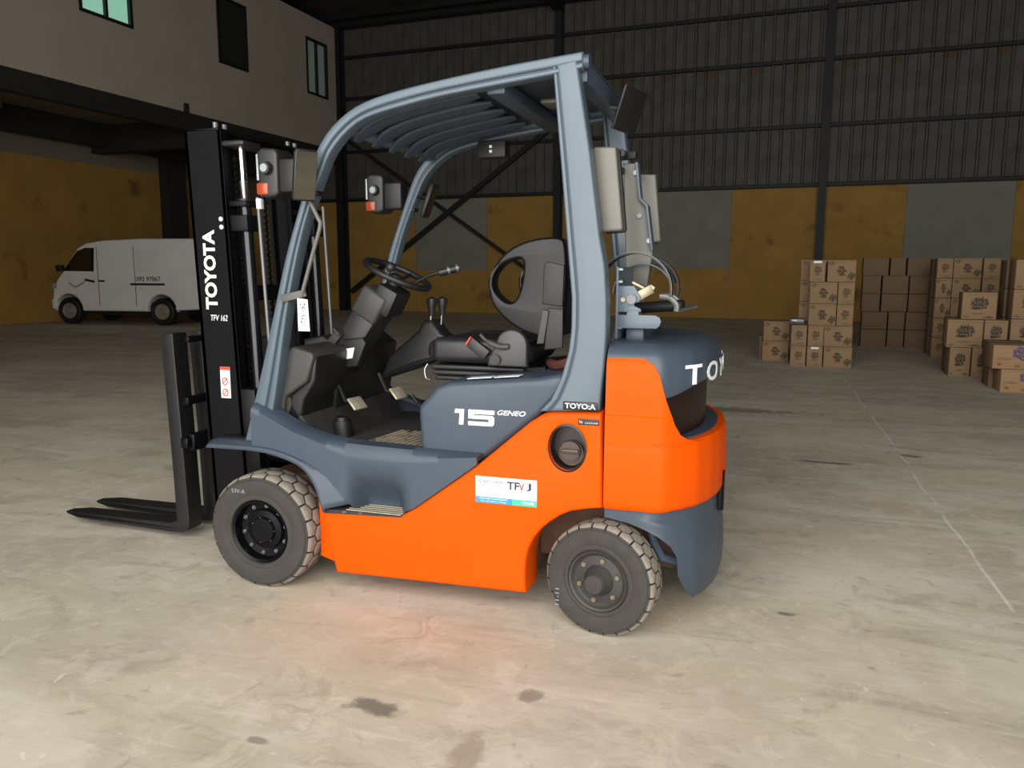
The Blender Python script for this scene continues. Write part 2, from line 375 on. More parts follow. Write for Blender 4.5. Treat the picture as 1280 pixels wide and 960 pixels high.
# ribbed steel sheets above, each sheet one piece
def sheet():
    bm = BM(); prof = []; pitch = .29
    for k in range(4):
        x = k*pitch
        prof += [(x, 0), (x+.20, 0), (x+.225, -.05), (x+.265, -.05)]
    prof.append((4*pitch, 0))
    lo = [Vector((x, y, SID-.05)) for x, y in prof]; hi = [Vector((x, y, ZC)) for x, y in prof]; V = grid(bm, [lo, hi])
    bm.normal_update(); bmesh.ops.solidify(bm, geom=bm.faces[:], thickness=.012); return bm
s0 = child('siding_sheet', sheet(), 'siding', wb); n = 0; a = A0
while a < A1-.3:
    s = s0 if n == 0 else s0.copy()
    if n: col.objects.link(s)
    s.location = (a, B1-.07, 0); a += 1.165; n += 1
for z in (SID, 5.12, 6.78, 8.05): child('girt', box(BM(), A0, A1, B1-.18, B1-.07, z-.05, z+.05, .01, 1), 'steel_dark', wb)
for a in (-12.35, -4.95, 2.33, 9.6):
    bm = BM(); w = .20 if a > -12 else .26
    box(bm, a-w/2, a+w/2, B1-.42, B1-.40, 0, ZC); box(bm, a-w/2, a+w/2, B1-.15, B1-.13, 0, ZC); box(bm, a-.02, a+.02, B1-.40, B1-.15, 0, ZC)
    child('column', bm, 'steel_dark', wb)
child('brace', bar(BM(), (-12.1, B1-.25, .62), (-4.95, B1-.25, 5.65), .10, .14), 'steel_dark', wb)
child('brace', bar(BM(), (-12.1, B1-.30, 5.5), (-4.95, B1-.30, .72), .08, .10), 'steel_dark', wb)
child('eave_beam', box(BM(), A0, A1, B1-.55, B1-.25, ZC-.28, ZC, .02, 1), 'steel_dark', wb)
cl = struct('ceiling', box(BM(), A0-.3, A1+.3, B0-.2, B1+.3, ZC, ZC+.15), 'roof_dark')
for b in range(-5, 20, 2): child('purlin', box(BM(), A0, A1, b-.04, b+.04, ZC-.18, ZC), 'steel_dark', cl)
for a in (-4.95, 2.33, 9.6): child('rafter', box(BM(), a-.12, a+.12, B0, B1-.3, ZC-.5, ZC-.18), 'steel_dark', cl)
struct('wall_right', box(BM(), A1, A1+.25, B0, B1, 0, ZC), 'siding')
# front wall with the open doorway behind the photographer
wf = struct('wall_front', box(BM(), A0-.3, DOOR[0], B0-.25, B0, 0, ZC), 'plaster_grey')
child('wall_part', box(BM(), DOOR[1], A1+.3, B0-.25, B0, 0, ZC), 'plaster_grey', wf)
child('lintel', box(BM(), DOOR[0], DOOR[1], B0-.25, B0, DOOR[2], ZC), 'plaster_grey', wf)
# left: lower wall under the office and the office block above it
wl = struct('wall_left', box(BM(), A0-.25, A0, B0, B1, 0, ZC), 'plaster_grey')
for b0, b1 in ((B0, 4), (4, 10), (10, 15.9), (15.9, B1-.02)): child('painted_panel', box(BM(), A0, A0+.02, b0+.004, b1-.004, 0, 4.15, .004, 1), 'yellow_wall', wl)
child('column', box(BM(), A0+.02, A0+.35, 15.75, 16.5, 0, 5.1, .01, 1), 'beam_concrete', wl)
child('column', box(BM(), A0+.02, A0+.35, 5.0, 5.75, 0, 5.1, .01, 1), 'beam_concrete', wl)
OX = -12.35; ZO = 5.15
WIN = [(9.9, 11.3, 6.66, 8.28, 'mint'), (14.06, 15.2, 6.6, 8.28, 'louvre'), (17.9, 19.0, 6.62, 8.26, 'grey')]
holes = [[(b0, z0), (b0, z1), (b1, z1), (b1, z0)] for b0, b1, z0, z1, _ in WIN]
wo = struct('wall_office', prism([(B0, ZO), (B1-.45, ZO), (B1-.45, ZC-.25), (B0, ZC-.25)], OX-.2, OX, 0, holes, axis='x'), 'plaster')
child('office_floor_slab', box(BM(), A0, OX-.02, B0, B1, ZO-.02, ZO+.16), 'plaster_grey', wo)
child('edge_beam', box(BM(), OX-.30, OX-.01, B0, B1-.5, ZO-.42, ZO-.001, .01, 1), 'beam_concrete', wo)
for b in (2.2, 7.9, 13.4, 18.6): child('cross_beam', box(BM(), A0+.02, OX-.31, b, b+.35, ZO-.72, ZO-.021, .01, 1), 'beam_concrete', wo)
child('long_beam', box(BM(), A0+.36, A0+.75, B0, B1-.5, ZO-.6, ZO-.022, .01, 1), 'beam_concrete', wo)
child('bracket', box(BM(), OX+.001, OX+.06, 12.72, 12.86, ZO-.02, ZO+.2, .01, 1), 'beam_concrete', wo)
for i, (b0, b1, z0, z1, k) in enumerate(WIN):
    t = .07; fr = prism([(b0, z0), (b1, z0), (b1, z1), (b0, z1)], OX-.12, OX+.03, .006, [[(b0+t, z0+t), (b0+t, z1-t), (b1-t, z1-t), (b1-t, z0+t)]], axis='x')
    w = struct('window_%d' % (i+1), fr, 'window_frame')
    mid = (b0+b1)/2
    if k == 'louvre':
        nsl = 14
        for j in range(nsl):
            z = z0+t+(j+.5)*(z1-z0-2*t)/nsl
            child('slat', bar(BM(), (OX-.05, b0+t, z), (OX-.05, b1-t, z), .012, .12, up=(.5, 0, .85)), 'louvre', w)
    else:
        child('mullion', box(BM(), OX-.10, OX+.02, mid-.035, mid+.035, z0+t, z1-t, .004, 1), 'window_frame', w)
        for q0, q1 in ((b0+t, mid-.035), (mid+.035, b1-t)): child('pane', box(BM(), OX-.07, OX-.055, q0, q1, z0+t, z1-t), 'pane_'+k, w)

# ------------------------------------------------------------ the forklift
FK = tag(empty('forklift'), 'orange and blue-grey forklift with a tall black mast parked on the concrete', 'forklift')
def part(name, bm, m, parent=None, label=None, ang=32):
    o = obj(name, bm, m, parent or FK, ang)
    if label: o['label'] = label
    return o
# side frames
ORANGE = [(.300, .357), (.649, .372), (.719, .420), (.987, .618), (1.18, .785), (1.225, .815), (1.26, .825), (1.448, .834), (1.456, .484), (1.39, .473), (1.34, .461), (1.30, .441), (1.262, .413), (1.227, .381), (1.2, .344), (1.18, .302), (1.169, .256), (1.166, .18), (1.17, .122), (.353, .105)]
FC = (1.325, .70); hole = [(FC[0]+.066*math.cos(t*math.pi/16), FC[1]+.083*math.sin(t*math.pi/16)) for t in range(32)]
sp = part('side_frame', prism(ORANGE, -.51, -.33, .014, [hole]), 'orange')
sp2 = part('side_frame', prism([(x, z) for x, z in ORANGE], .33, .51, .014), 'orange')
rim = BM(); lathe(rim, [(1.0, -.5145), (1.09, -.5115), (1.09, -.505), (1.0, -.50), (.97, -.44), (.0, -.44)], 40)
for v in rim.verts: v.co = Vector((FC[0]+v.co.x*.066, v.co.y, FC[1]+v.co.z*.083))
fr = part('fuel_recess', rim, 'fuel_dark')
bm = BM(); cyl(bm, (FC[0]+.004, -.445, FC[1]-.018), (FC[0]+.004, -.478, FC[1]-.018), .036, n=28); cyl(bm, (FC[0]+.004, -.44, FC[1]-.03), (FC[0]+.004, -.46, FC[1]-.03), .047, n=28)
box(bm, FC[0]-.028, FC[0]+.036, -.49, -.475, FC[1]-.026, FC[1]-.010, .003, 2); part('fuel_cap', bm, 'fuel_cap', fr)
# inner chassis
bm = BM(); box(bm, .12, 1.16, -.329, .329, .14, .60, .01); box(bm, 1.16, 1.70, -.28, .28, .20, .62, .01); box(bm, -.10, .12, -.30, .30, .17, .45, .02); part('chassis', bm, 'brown_well')
bm = BM(); cyl(bm, (0, -.36, .25), (0, .36, .25), .075, n=20); cyl(bm, (0, -.30, .25), (0, -.2, .25), .12, n=20); part('front_axle', bm, 'black_paint')
bm = BM(); box(bm, 1.40, 1.53, -.34, .34, .17, .30, .02); part('steer_axle', bm, 'black_paint')
bm = prism([(.24, .14), (.345, .11), (.345, .40), (.30, .50), (.24, .57)], -.44, -.30, .006); part('wheel_well_plate', bm, 'orange')
mirror(bpy.data.objects['wheel_well_plate'])
# grey cowl with recessed step
top = [(-.02, .775), (.044, .749), (.174, .683), (.296, .648), (.402, .634), (.53, .630), (.66, .627), (.852, .624), (.977, .622)]
low = [(-.06, .600), (.026, .612), (.23, .572), (.325, .515), (.385, .452), (.417, .372), (.649, .372), (.719, .420), (.977, .612)]
# columns run along x, rows from top to bottom
def zi(c, x):
    for (xa, za), (xb, zb) in zip(c, c[1:]):
        if xa <= x <= xb: return za+(zb-za)*(x-xa)/max(xb-xa, 1e-9)
    return c[0][1] if x < c[0][0] else c[-1][1]
def sm(a, b, x): t = max(0, min(1, (x-a)/(b-a))); return t*t*(3-2*t)
bm = BM(); rows = []; NX, NZ = 90, 14
for j in range(NZ+1):
    row = []
    for i in range(NX+1):
        x = -.02+.997*i/NX; zt, zb = zi(top, x), zi(low, x); z = zt+(zb-zt)*j/NZ
        wx = sm(.395, .455, x)*(1-sm(.60, .70, x)); t = 1-max(0, min(1, (z-.38)/.20))
        y = -.5+.125*wx*sm(0, 1, t)
        if j == 0: y += .012
        row.append((x, y, z))
    rows.append(row)
rows.insert(0, [(p[0], p[1]+.06, p[2]+.002) for p in rows[0]])
grid(bm, rows); bm.normal_update(); bmesh.ops.solidify(bm, geom=bm.faces[:], thickness=.02)
cow = part('side_cowl', bm, 'bluegrey', ang=50); mirror(cow)
bm = BM(); box(bm, .30, .69, -.505, -.35, .350, .372, .004); st = part('step_plate', bm, 'mat_black')
for k in range(6): part('step_ridge', box(BM(), .40, .645, -.495+k*.022, -.487+k*.022, .372, .3765, .001, 1), 'pedal_metal', st)
# front fender with its flange
up_ = resample(cat([(-.235, .625, 0), (.0, .628, 0), (.12, .618, 0), (.23, .580, 0), (.325, .522, 0), (.417, .40, 0)], 6), 30)
lo_ = resample(cat([(-.238, .603, 0), (.008, .604, 0), (.129, .586, 0), (.226, .55, 0), (.282, .481, 0), (.318, .372, 0)], 6), 30)
rows = [[(p.x, -.40, p.y+.003) for p in up_], [(p.x, -.497, p.y) for p in up_], [(q.x+.006, -.530, q.y+.008) for q in lo_], [(q.x, -.533, q.y) for q in lo_], [(q.x-.006, -.530, q.y-.008) for q in lo_], [(q.x-.008, -.33, q.y-.01) for q in lo_]]
bm = BM(); grid(bm, rows); fe = part('front_fender', bm, 'bluegrey', ang=40); m_ = fe.modifiers.new('t', 'SOLIDIFY'); m_.thickness = .006
f2 = mirror(fe); m_ = f2.modifiers.new('t', 'SOLIDIFY'); m_.thickness = .006
# operator floor
bm = BM(); box(bm, -.02, .80, -.43, .43, .575, .615, .005); fl = part('operator_floor', bm, 'mat_black')
for k in range(12):
    x = .43+k*.030; part('mat_rib', bar(BM(), (x-.03, -.40, .618), (x+.02, -.05, .618), .017, .008), 'mat_worn', fl)
bm = prism([(-.02, .6), (.24, .6), (.08, .82), (-.02, .86)], -.40, .40, .01); part('toe_board', bm, 'mat_black')
# engine hood
HOOD = [(.806, .900), (.785, .893), (.712, .814), (.706, .79), (.715, .650), (.722, .630), (.775, .612), (.800, .606), (.965, .604), (1.199, .800), (1.290, .90), (1.32, .95), (1.40, .96), (1.45, .99), (1.45, 1.0), (1.20, .945), (.84, .912)]
hd = part('engine_hood', prism(HOOD, -.452, .452, .024, res=4), 'bluegrey', ang=40)
def numerals():
    a, b, z0, z1 = .862, 1.020, .750, .811; h = z1-z0; t = .017; out = []
    one = [(a, z1-.016), (a+.004, z1), (a+.040, z1), (a+.036, z0), (a+.018, z0), (a+.021, z1-.016)]
    x0 = a+.056; five = [(x0, z0), (x0+.098, z0), (x0+.106, z0+.008), (x0+.107, z0+.032), (x0+.100, z0+.040), (x0+.024, z0+.040), (x0+.024, z1-.016), (x0+.107, z1-.016), (x0+.108, z1), (x0+.002, z1), (x0+.001, z0+.026), (x0+.084, z0+.026), (x0+.084, z0+.015), (x0, z0+.015)]
    for p in (one, five): part('numeral', prism(p, -.4535, -.4515, 0), 'white_print', hd)
numerals()
text_side('lettering', 'GENEO', 1.037, 1.150, .796, .815, -.4525, 'white_print', hd, bold=.012, shear=.3)
for x0 in (.905, 1.015): part('hood_sticker', bar(BM(), (x0, -.40, .9255+(x0-.905)*.09), (x0+.10, -.40, .935+(x0-.905)*.09), .055, .002), 'white_sticker', hd)
bm = BM(); bar(bm, (.80, -.16, .913), (1.15, -.16, .946), .035, .012); bar(bm, (.80, .16, .913), (1.15, .16, .946), .035, .012); part('seat_rail', bm, 'black_paint')
# ---- counterweight
OUT = [(1.46, -.5), (1.52, -.5), (1.59, -.5), (1.66, -.4995), (1.683, -.488), (1.735, -.438), (1.785, -.375), (1.825, -.285), (1.850, -.19), (1.862, -.09), (1.866, 0)]
OUTL = [Vector((x, y)) for x, y in OUT]+[Vector((x, -y)) for x, y in OUT[::-1][1:]]
OUTR = resample(OUTL, 81)
def oscale(p, ky, kx, d=0): return (1.46+(p.x-1.46)*kx, p.y*ky)
def loft(levels, closed_caps=True):
    bm = BM(); rows = []
    for z, ky, kx in levels: rows.append([(*oscale(p, ky, kx), z) for p in OUTR])
    V = grid(bm, rows)
    if closed_caps: bm.faces.new(V[0]); bm.faces.new(V[-1][::-1])
    for A, B in zip(V, V[1:]): bm.faces.new((A[-1], A[0], B[0], B[-1]))
    return bm
cw = part('counterweight', loft([(.478, .97, .955), (.488, .99, .985), (.505, 1, 1), (.60, 1, 1), (.69, .999, .992), (.722, .995, .982), (.735, .985, .968)]), 'orange', ang=40)
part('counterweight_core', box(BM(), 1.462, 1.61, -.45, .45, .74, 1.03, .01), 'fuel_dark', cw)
part('notch_floor', loft([(.725, .93, .90), (.740, .93, .90)]), 'bluegrey', cw)
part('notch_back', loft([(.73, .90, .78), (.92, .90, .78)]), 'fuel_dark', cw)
XW = [(.715, 1.86), (.728, 1.80), (.738, 1.755), (.760, 1.728), (.80, 1.708), (.889, 1.680), (.978, 1.657), (1.01, 1.64), (1.03, 1.61), (1.036, 1.59)]
def xw(z): return zi([(a, b) for a, b in XW], z)
outw = resample([Vector((x, y)) for x, y in OUT], 60)
def wing(levels, xlim, thick, x0=1.46):
    bm = BM(); rows = []
    for z, ky, kx in levels:
        lim = xlim(z); pts = []
        for p in outw:
            if p.x <= lim: pts.append(p)
        k = len(pts)
        if k < len(outw):
            a, b = outw[k-1], outw[k]; pts.append(a.lerp(b, max(0, (lim-a.x))/max(b.x-a.x, 1e-6)))
        pts = resample([Vector((max(p.x, x0), p.y)) for p in pts], 26)
        o_ = [oscale(p, ky, kx) for p in pts]
        inn = []
        for i, p in enumerate(o_):
            q0 = Vector(o_[max(i-1, 0)]); q1 = Vector(o_[min(i+1, 25)]); d = (q1-q0).normalized(); n_ = Vector((-d.y, d.x)); inn.append((p[0]+n_.x*thick, p[1]+n_.y*thick))
        rows.append([(*p, z) for p in o_]+[(*p, z) for p in inn[::-1]])
    V = grid(bm, rows)
    for A, B in zip(V, V[1:]): bm.faces.new((A[-1], A[0], B[0], B[-1]))
    bm.faces.new(V[0]); bm.faces.new(V[-1][::-1]); return bm
lv = [(.72, 1, .986), (.732, 1, .986), (.742, 1, .986), (.76, 1, .986), (.775, 1, .985), (.80, 1, .985), (.826, 1, .985), (.832, .990, .98), (.86, .988, .975), (.889, .986, .97), (.93, .983, .965), (.978, .978, .955), (1.01, .968, .94), (1.028, .955, .92), (1.038, .935, .90)]
wg = part('counterweight_wing', wing(lv, xw, .05), 'orange', cw, ang=30); mirror(wg)
capb = loft([(.893, .955, .915), (.905, .965, .925), (.96, .965, .925), (1.005, .958, .915), (1.04, .942, .892), (1.063, .91, .855), (1.077, .85, .79), (1.083, .72, .68), (1.085, .3, .3)])
for v in capb.verts:
    if v.co.z < .97: v.co.z += .055*sm(1.66, 1.82, v.co.x)*(.97-v.co.z)/.077
cap = part('counterweight_cap', capb, 'bluegrey', cw, ang=50)
# lettering wrapped round the cap
capo = resample([Vector(oscale(p, .967, .928)) for p in OUTL], 400)
cl_ = [0]
for i in range(1, 400): cl_.append(cl_[-1]+(capo[i]-capo[i-1]).length)
bm = text_mesh('TOYOTA', .86, .078, bold=.02, space=1.45, ext=.0015); c0 = cl_[-1]/2-.43
for e_ in range(2): bmesh.ops.subdivide_edges(bm, edges=[e for e in bm.edges if e.calc_length() > .02], cuts=1)
for v in bm.verts:
    t = (c0+v.co.x)/cl_[-1]*399; i = max(0, min(398, int(t))); p = capo[i].lerp(capo[i+1], t-i); d = (capo[i+1]-capo[i]).normalized()
    v.co = Vector((p.x+d.y*(.0015+v.co.z), p.y-d.x*(.0015+v.co.z), .934+v.co.y*.95))
part('lettering', bm, 'white_print', cap)
# lower grey skirt with the wheel arch
XS = [(.10, 1.80), (.149, 1.762), (.206, 1.728), (.33, 1.716), (.378, 1.676), (.405, 1.62), (.427, 1.555), (.44, 1.46), (.5, 1.46)]
def skirt():
    bm = BM(); rows = []; full = resample(OUTL, 241); th = .12
    for z, ky, kx in [(.115, .93, .955), (.125, .95, .975), (.17, .955, 1.0), (.23, .955, 1.005), (.30, .955, 1.0), (.345, .95, .985), (.385, .945, .97), (.41, .945, .965), (.428, .945, .96), (.442, .945, .96), (.485, .945, .955)]:
        lim = zi(XS, z); pts = [p for p in full if p.x >= lim]
        pts = resample(pts, 60); o_ = [oscale(p, ky, kx) for p in pts]; inn = [(max(p[0]-th, lim-.01), p[1]*.78) for p in o_]
        rows.append([(*p, z) for p in o_]+[(*p, z) for p in inn[::-1]])
    V = grid(bm, rows)
    for A, B in zip(V, V[1:]): bm.faces.new((A[-1], A[0], B[0], B[-1]))
    bm.faces.new(V[0]); bm.faces.new(V[-1][::-1]); return bm
part('rear_skirt', skirt(), 'bluegrey', cw, ang=40)
bm = BM(); tube(bm, [(1.60, -.34, .42), (1.63, -.36, .33), (1.66, -.36, .27), (1.72, -.33, .25)], .018, 10); part('exhaust_pipe', bm, 'bluegrey')
part('tow_pin', cyl(BM(), (1.85, -.10, .40), (1.85, -.10, .56), .018, n=14), 'black_paint', cw)
# ---- overhead guard
ROUT = [(1.356, 2.083), (1.102, 2.059), (.859, 2.03), (.667, 2.001), (.535, 1.972), (.449, 1.936), (.368, 1.876), (.313, 1.807), (.278, 1.733), (.226, 1.598), (.152, 1.396), (.076, 1.138), (.007, .905), (-.088, .607)]
RIN = [(1.356, 2.03), (1.248, 2.014), (.858, 1.972), (.666, 1.941), (.52, 1.908), (.44, 1.863), (.375, 1.80), (.335, 1.732), (.235, 1.50), (.150, 1.194), (.075, .823), (.020, .607)]
ro = resample(cat([(x, z, 0) for x, z in ROUT], 5), 60); ri = resample(cat([(x, z, 0) for x, z in RIN], 5), 60)
def band(t0, t1): 
    a = [ro[i].lerp(ri[i], t0) for i in range(60)]; b = [ro[i].lerp(ri[i], t1) for i in range(60)]
    return [(p.x, p.y) for p in a]+[(p.x, p.y) for p in b[::-1]]
gl = part('guard_rail', prism(band(0, .60), -.482, -.415, .009), 'guardgrey'); 
part('rail_groove', prism(band(.55, .72), -.470, -.420, 0), 'bluegrey', gl)
part('rail_lip', prism(band(.68, 1), -.480, -.415, .007), 'guardgrey', gl)
gr = mirror(gl)
for c_ in list(gl.children): k = mirror(c_); k.parent = gr
PL = [(1.246, 2.045), (1.250, 2.025), (1.286, 1.662), (1.306, 1.453), (1.326, 1.242), (1.326, 1.13), (1.317, 1.049), (1.290, .95), (1.252, .869), (1.207, .822)]
PR = [(1.335, 2.06), (1.339, 2.03), (1.385, 1.758), (1.427, 1.452), (1.446, 1.358), (1.455, 1.24), (1.456, 1.125), (1.450, 1.0), (1.440, .90), (1.436, .838)]
pl = resample([(x, z, 0) for x, z in PL], 40); pr = resample([(x, z, 0) for x, z in PR], 40)
def pband(t0, t1):
    a = [pl[i].lerp(pr[i], t0) for i in range(40)]; b = [pl[i].lerp(pr[i], t1) for i in range(40)]
    return [(p.x, p.y) for p in a]+[(p.x, p.y) for p in b[::-1]]
ps = part('rear_post', prism(pband(.17, 1), -.481, -.40, .010), 'guardgrey'); part('post_lip', prism(pband(0, .15), -.476, -.40, .006), 'guardgrey', ps)
part('post_groove', prism(pband(.12, .2), -.47, -.41, 0), 'bluegrey', ps)
pm = mirror(ps)
for c_ in list(ps.children): k = mirror(c_); k.parent = pm
bd = part('badge', box(BM(), 1.302, 1.430, -.487, -.480, .838, .868, .002), 'black_plastic', ps); text_side('lettering', 'TOYO:A', 1.309, 1.423, .843, .863, -.4872, 'silver_print', ps, bold=.02)
pc = part('fuel_label', box(BM(), 1.365, 1.442, -.5125, -.510, .790, .812, .001), 'black_plastic', sp)
text_side('lettering', 'GASOLINE', 1.39, 1.438, .795, .801, -.5127, 'silver_print', sp, ext=.0003); text_side('lettering', 'No', 1.370, 1.382, .795, .807, -.5127, 'silver_print', sp, ext=.0003)
# roof
rm = [ro[i].lerp(ri[i], .25) for i in range(60)]
def roof_z(x):
    best = min(rm[:30], key=lambda p: abs(p.x-x)); return best.y
rp = [p for p in rm if p.y > 1.86]
bm = BM(); rows = [[(p.x, y, p.y) for p in rp] for y in (-.42, -.21, 0, .21, .42)]; grid(bm, rows); bm.normal_update(); bmesh.ops.solidify(bm, geom=bm.faces[:], thickness=.008)
rf = part('roof_panel', bm, 'bluegrey')  # darker body paint on panel and ribs stands in for the underside shade
for y in (-.31, -.155, 0, .155, .31):
    pts = [Vector((p.x, y, p.y-.022)) for p in rp if p.x < .92]
    bm = BM(); tube(bm, pts, [.008, .015]+[.020]*(len(pts)-4)+[.015, .008], 12)
    for v in bm.verts: v.co.y = y+(v.co.y-y)*2.9
    part('roof_rib', bm, 'bluegrey', rf)
part('roof_beam', bar(BM(), (1.02, -.42, 2.0), (1.02, .42, 2.0), .07, .05, bev=.006), 'bluegrey', rf); part('roof_beam', bar(BM(), (1.33, -.42, 2.03), (1.33, .42, 2.03), .06, .07, bev=.006), 'bluegrey', rf)
for x0, x1, y0 in ((1.10, 1.17, -.10), (1.14, 1.22, .16)): part('roof_plate', box(BM(), x0, x1, y0, y0+.13, 2.0, 2.015, .003), 'lamp_housing', rf)
part('front_crossbar', bar(BM(), (.40, -.42, 1.885), (.40, .42, 1.885), .05, .03, bev=.005), 'guardgrey', rf)
part('rail_end_cap', cyl(BM(), (1.356, -.45, 2.055), (1.375, -.45, 2.055), .024, n=16), 'bluegrey', gl)
# small camera box on the far roof rail
cb = part('light_box', box(BM(), .66, .80, .36, .44, 1.865, 1.945, .008), 'black_plastic'); 
for z in (1.893, 1.915): part('indicator', box(BM(), .722, .735, .357, .361, z-.006, z+.006), 'white_print', cb)
# ---- seat
SEATP = lambda px, pz: (px, pz)
bm = BM(); box(bm, .635, 1.10, -.215, .215, .955, 1.055, .045, 5); cu = part('seat_cushion', bm, 'seat_vinyl', ang=60)
bm = BM(); box(bm, .67, 1.05, -.235, -.17, .960, 1.065, .03, 4); part('side_bolster', bm, 'seat_vinyl', cu, ang=60); bm = BM(); box(bm, .67, 1.05, .17, .235, .960, 1.065, .03, 4); part('side_bolster', bm, 'seat_vinyl', cu, ang=60)
for z0, z1, d in ((.880, .900, .012), (.903, .924, .004), (.927, .948, 0)): part('suspension_fold', box(BM(), .655+d, 1.065-d, -.20+d, .20-d, z0, z1, .008, 3), 'dark_plastic', cu)
WO = [(.925, 1.30), (.932, 1.24), (.955, 1.19), (1.02, 1.13), (1.10, 1.09), (1.20, 1.075), (1.235, 1.12), (1.25, 1.30), (1.245, 1.43), (1.225, 1.463), (1.17, 1.468), (1.09, 1.455), (1.02, 1.425), (.965, 1.375)]
WO = [(p.x, p.y) for p in cat([(x, z, 0) for x, z in WO]+[(WO[0][0], WO[0][1], 0)], 4)[:-1]]
WH = [(.952, 1.325), (.948, 1.27), (.985, 1.225), (1.025, 1.213), (1.055, 1.25), (1.072, 1.33), (1.070, 1.378), (1.045, 1.385), (.99, 1.365)]
WH = [(p.x, p.y) for p in cat([(x, z, 0) for x, z in WH]+[(WH[0][0], WH[0][1], 0)], 4)[:-1]]
bk = part('seat_back', prism(WO, -.245, -.165, .012, [WH], res=3), 'wing_black', ang=50)
bq = mirror(bk, 'back_wing'); bq.parent = bk
bm = BM(); box(bm, 1.08, 1.23, -.20, .20, 1.07, 1.455, .05, 5); part('back_cushion', bm, 'seat_vinyl', bk, ang=60)
part('document_pocket', prism([(1.165, 1.03), (1.24, 1.04), (1.24, 1.19), (1.18, 1.195)], -.255, -.245, .003), 'black_plastic', bk)
part('pocket_flap', prism([(1.135, 1.052), (1.165, 1.055), (1.185, 1.185), (1.158, 1.19)], -.262, -.250, .004), 'grey_plastic', bk)
part('back_panel', prism([(1.155, 1.21), (1.238, 1.20), (1.243, 1.36), (1.175, 1.375), (1.16, 1.36)], -.252, -.24, .004), 'black_plastic', bk)
hc = [(1.03+.065*math.cos(t*math.pi/10), 1.045+.065*math.sin(t*math.pi/10)) for t in range(0, 11)]+[(.905, .957), (1.095, .957)]
hc = [(1.095, .957)]+[(1.030+.065*math.cos(t*math.pi/10), 1.045+.062*math.sin(t*math.pi/10)) for t in range(0, 9)]+[(.93, .975), (.93, .957)]
rc = part('recliner_cover', prism(hc, -.262, -.225, .008), 'seat_shell')
bm = BM(); tube(bm, cat([(.905, -.275, 1.085), (.935, -.28, 1.06), (.985, -.28, 1.04), (1.02, -.27, 1.04)], 5), [.007]*6+[.012]*10, 10); part('recline_handle', bm, 'grey_plastic', rc)
bl = part('belt_buckle', bar(BM(), (.93, -.262, 1.0), (.855, -.262, 1.055), .025, .045, up=(.6, 0, .8), bev=.005), 'dark_plastic'); part('release_button', bar(BM(), (.853, -.262, 1.0565), (.848, -.262, 1.060), .018, .036, up=(.6, 0, .8)), 'red_plastic', bl)
part('adjust_knob', cyl(BM(), (.965, -.263, .985), (.965, -.275, .985), .022, n=18), 'dark_plastic', rc)
bm = BM(); tube(bm, cat([(.64, -.20, .948), (.63, -.21, .925), (.638, -.215, .89), (.66, -.215, .885)], 4), .004, 8); part('slide_lever', bm, 'steel', cu)
bm = BM(); tube(bm, cat([(1.15, -.1, .96), (1.22, -.25, .97), (1.30, -.30, 1.0), (1.33, -.2, 1.03)], 6), .02, 8); part('rear_hose', bm, 'rope')
# ---- cowl, dash and steering
DB = [(-.015, .725), (.022, .925), (.035, .945), (.115, 1.020), (.13, 1.025), (.215, 1.003), (.225, .985), (.19, .88), (.090, .815), (.080, .80), (.068, .695)]
db = part('dash_pod', prism(DB, -.42, -.13, .014, res=3), 'grey_plastic')
bm = prism([(.06, .70), (.10, .82), (.185, .885), (.205, .985), (.228, .985), (.215, .88), (.16, .80), (.14, .70)], -.40, -.14, .012); part('inner_pod', bm, 'black_plastic', db)
part('cowl_panel', prism([(.0, .70), (.0, 1.03), (.10, 1.05), (.20, .98), (.15, .70)], -.14, .42, .015), 'black_plastic', db)
bm = BM(); bar(bm, (.07, -.04, .82), (.325, -.04, 1.175), .17, .125, up=(-.8, 0, .6), bev=.02); sc = part('steering_column', bm, 'dark_plastic')
bm = BM(); bar(bm, (.290, -.04, 1.13), (.362, -.04, 1.245), .18, .13, up=(-.8, 0, .6), bev=.015); part('column_cover', bm, 'grey_plastic', sc, ang=50)
bm = BM(); bar(bm, (.36, -.04, 1.15), (.42, -.04, 1.265), .16, .11, up=(-.8, 0, .6), bev=.02); part('column_lower', bm, 'black_plastic', sc)
bm = BM(); bar(bm, (.13, -.135, 1.00), (.19, -.135, 1.07), .03, .04, up=(-.8, 0, .6), bev=.006); bar(bm, (.20, -.15, 1.055), (.17, -.15, 1.085), .04, .012, up=(.8, 0, .6), bev=.004); part('brake_lever', bm, 'grey_plastic', sc)
part('warning_label', prism([(.205, .945), (.248, .952), (.260, 1.000), (.217, .993)], -.1395, -.1375, 0), 'white_sticker', sc)
bm = BM(); bm.free(); bm = prism([(.175, .90), (.27, .915), (.315, 1.02), (.30, 1.045), (.205, 1.035), (.17, .95)], -.1375, -.10, .008); part('fuse_cover', bm, 'black_plastic', sc)
SWC = Vector((.415, -.01, 1.322)); tilt = R(24.6); e1 = Vector((math.cos(tilt), 0, -math.sin(tilt))); e3 = Vector((math.sin(tilt), 0, math.cos(tilt))); RW = .150; KA = 279
sw = part('steering_wheel', tube(BM(), [SWC+e1*RW*math.cos(t*math.pi/24)+Vector((0, 1, 0))*RW*math.sin(t*math.pi/24) for t in range(48)], .014, 12, True), 'black_plastic')
bm = BM()
for t in (R(90), R(210), R(330)): tube(bm, [SWC-e3*.03, SWC+(e1*math.cos(t)+Vector((0, math.sin(t), 0)))*RW*.55-e3*.02, SWC+(e1*math.cos(t)+Vector((0, math.sin(t), 0)))*RW], .009, 8)
part('spoke', bm, 'black_plastic', sw); bm = BM(); cyl(bm, SWC-e3*.09, SWC-e3*.005, .038, .03, 20); part('wheel_hub', bm, 'black_plastic', sw)
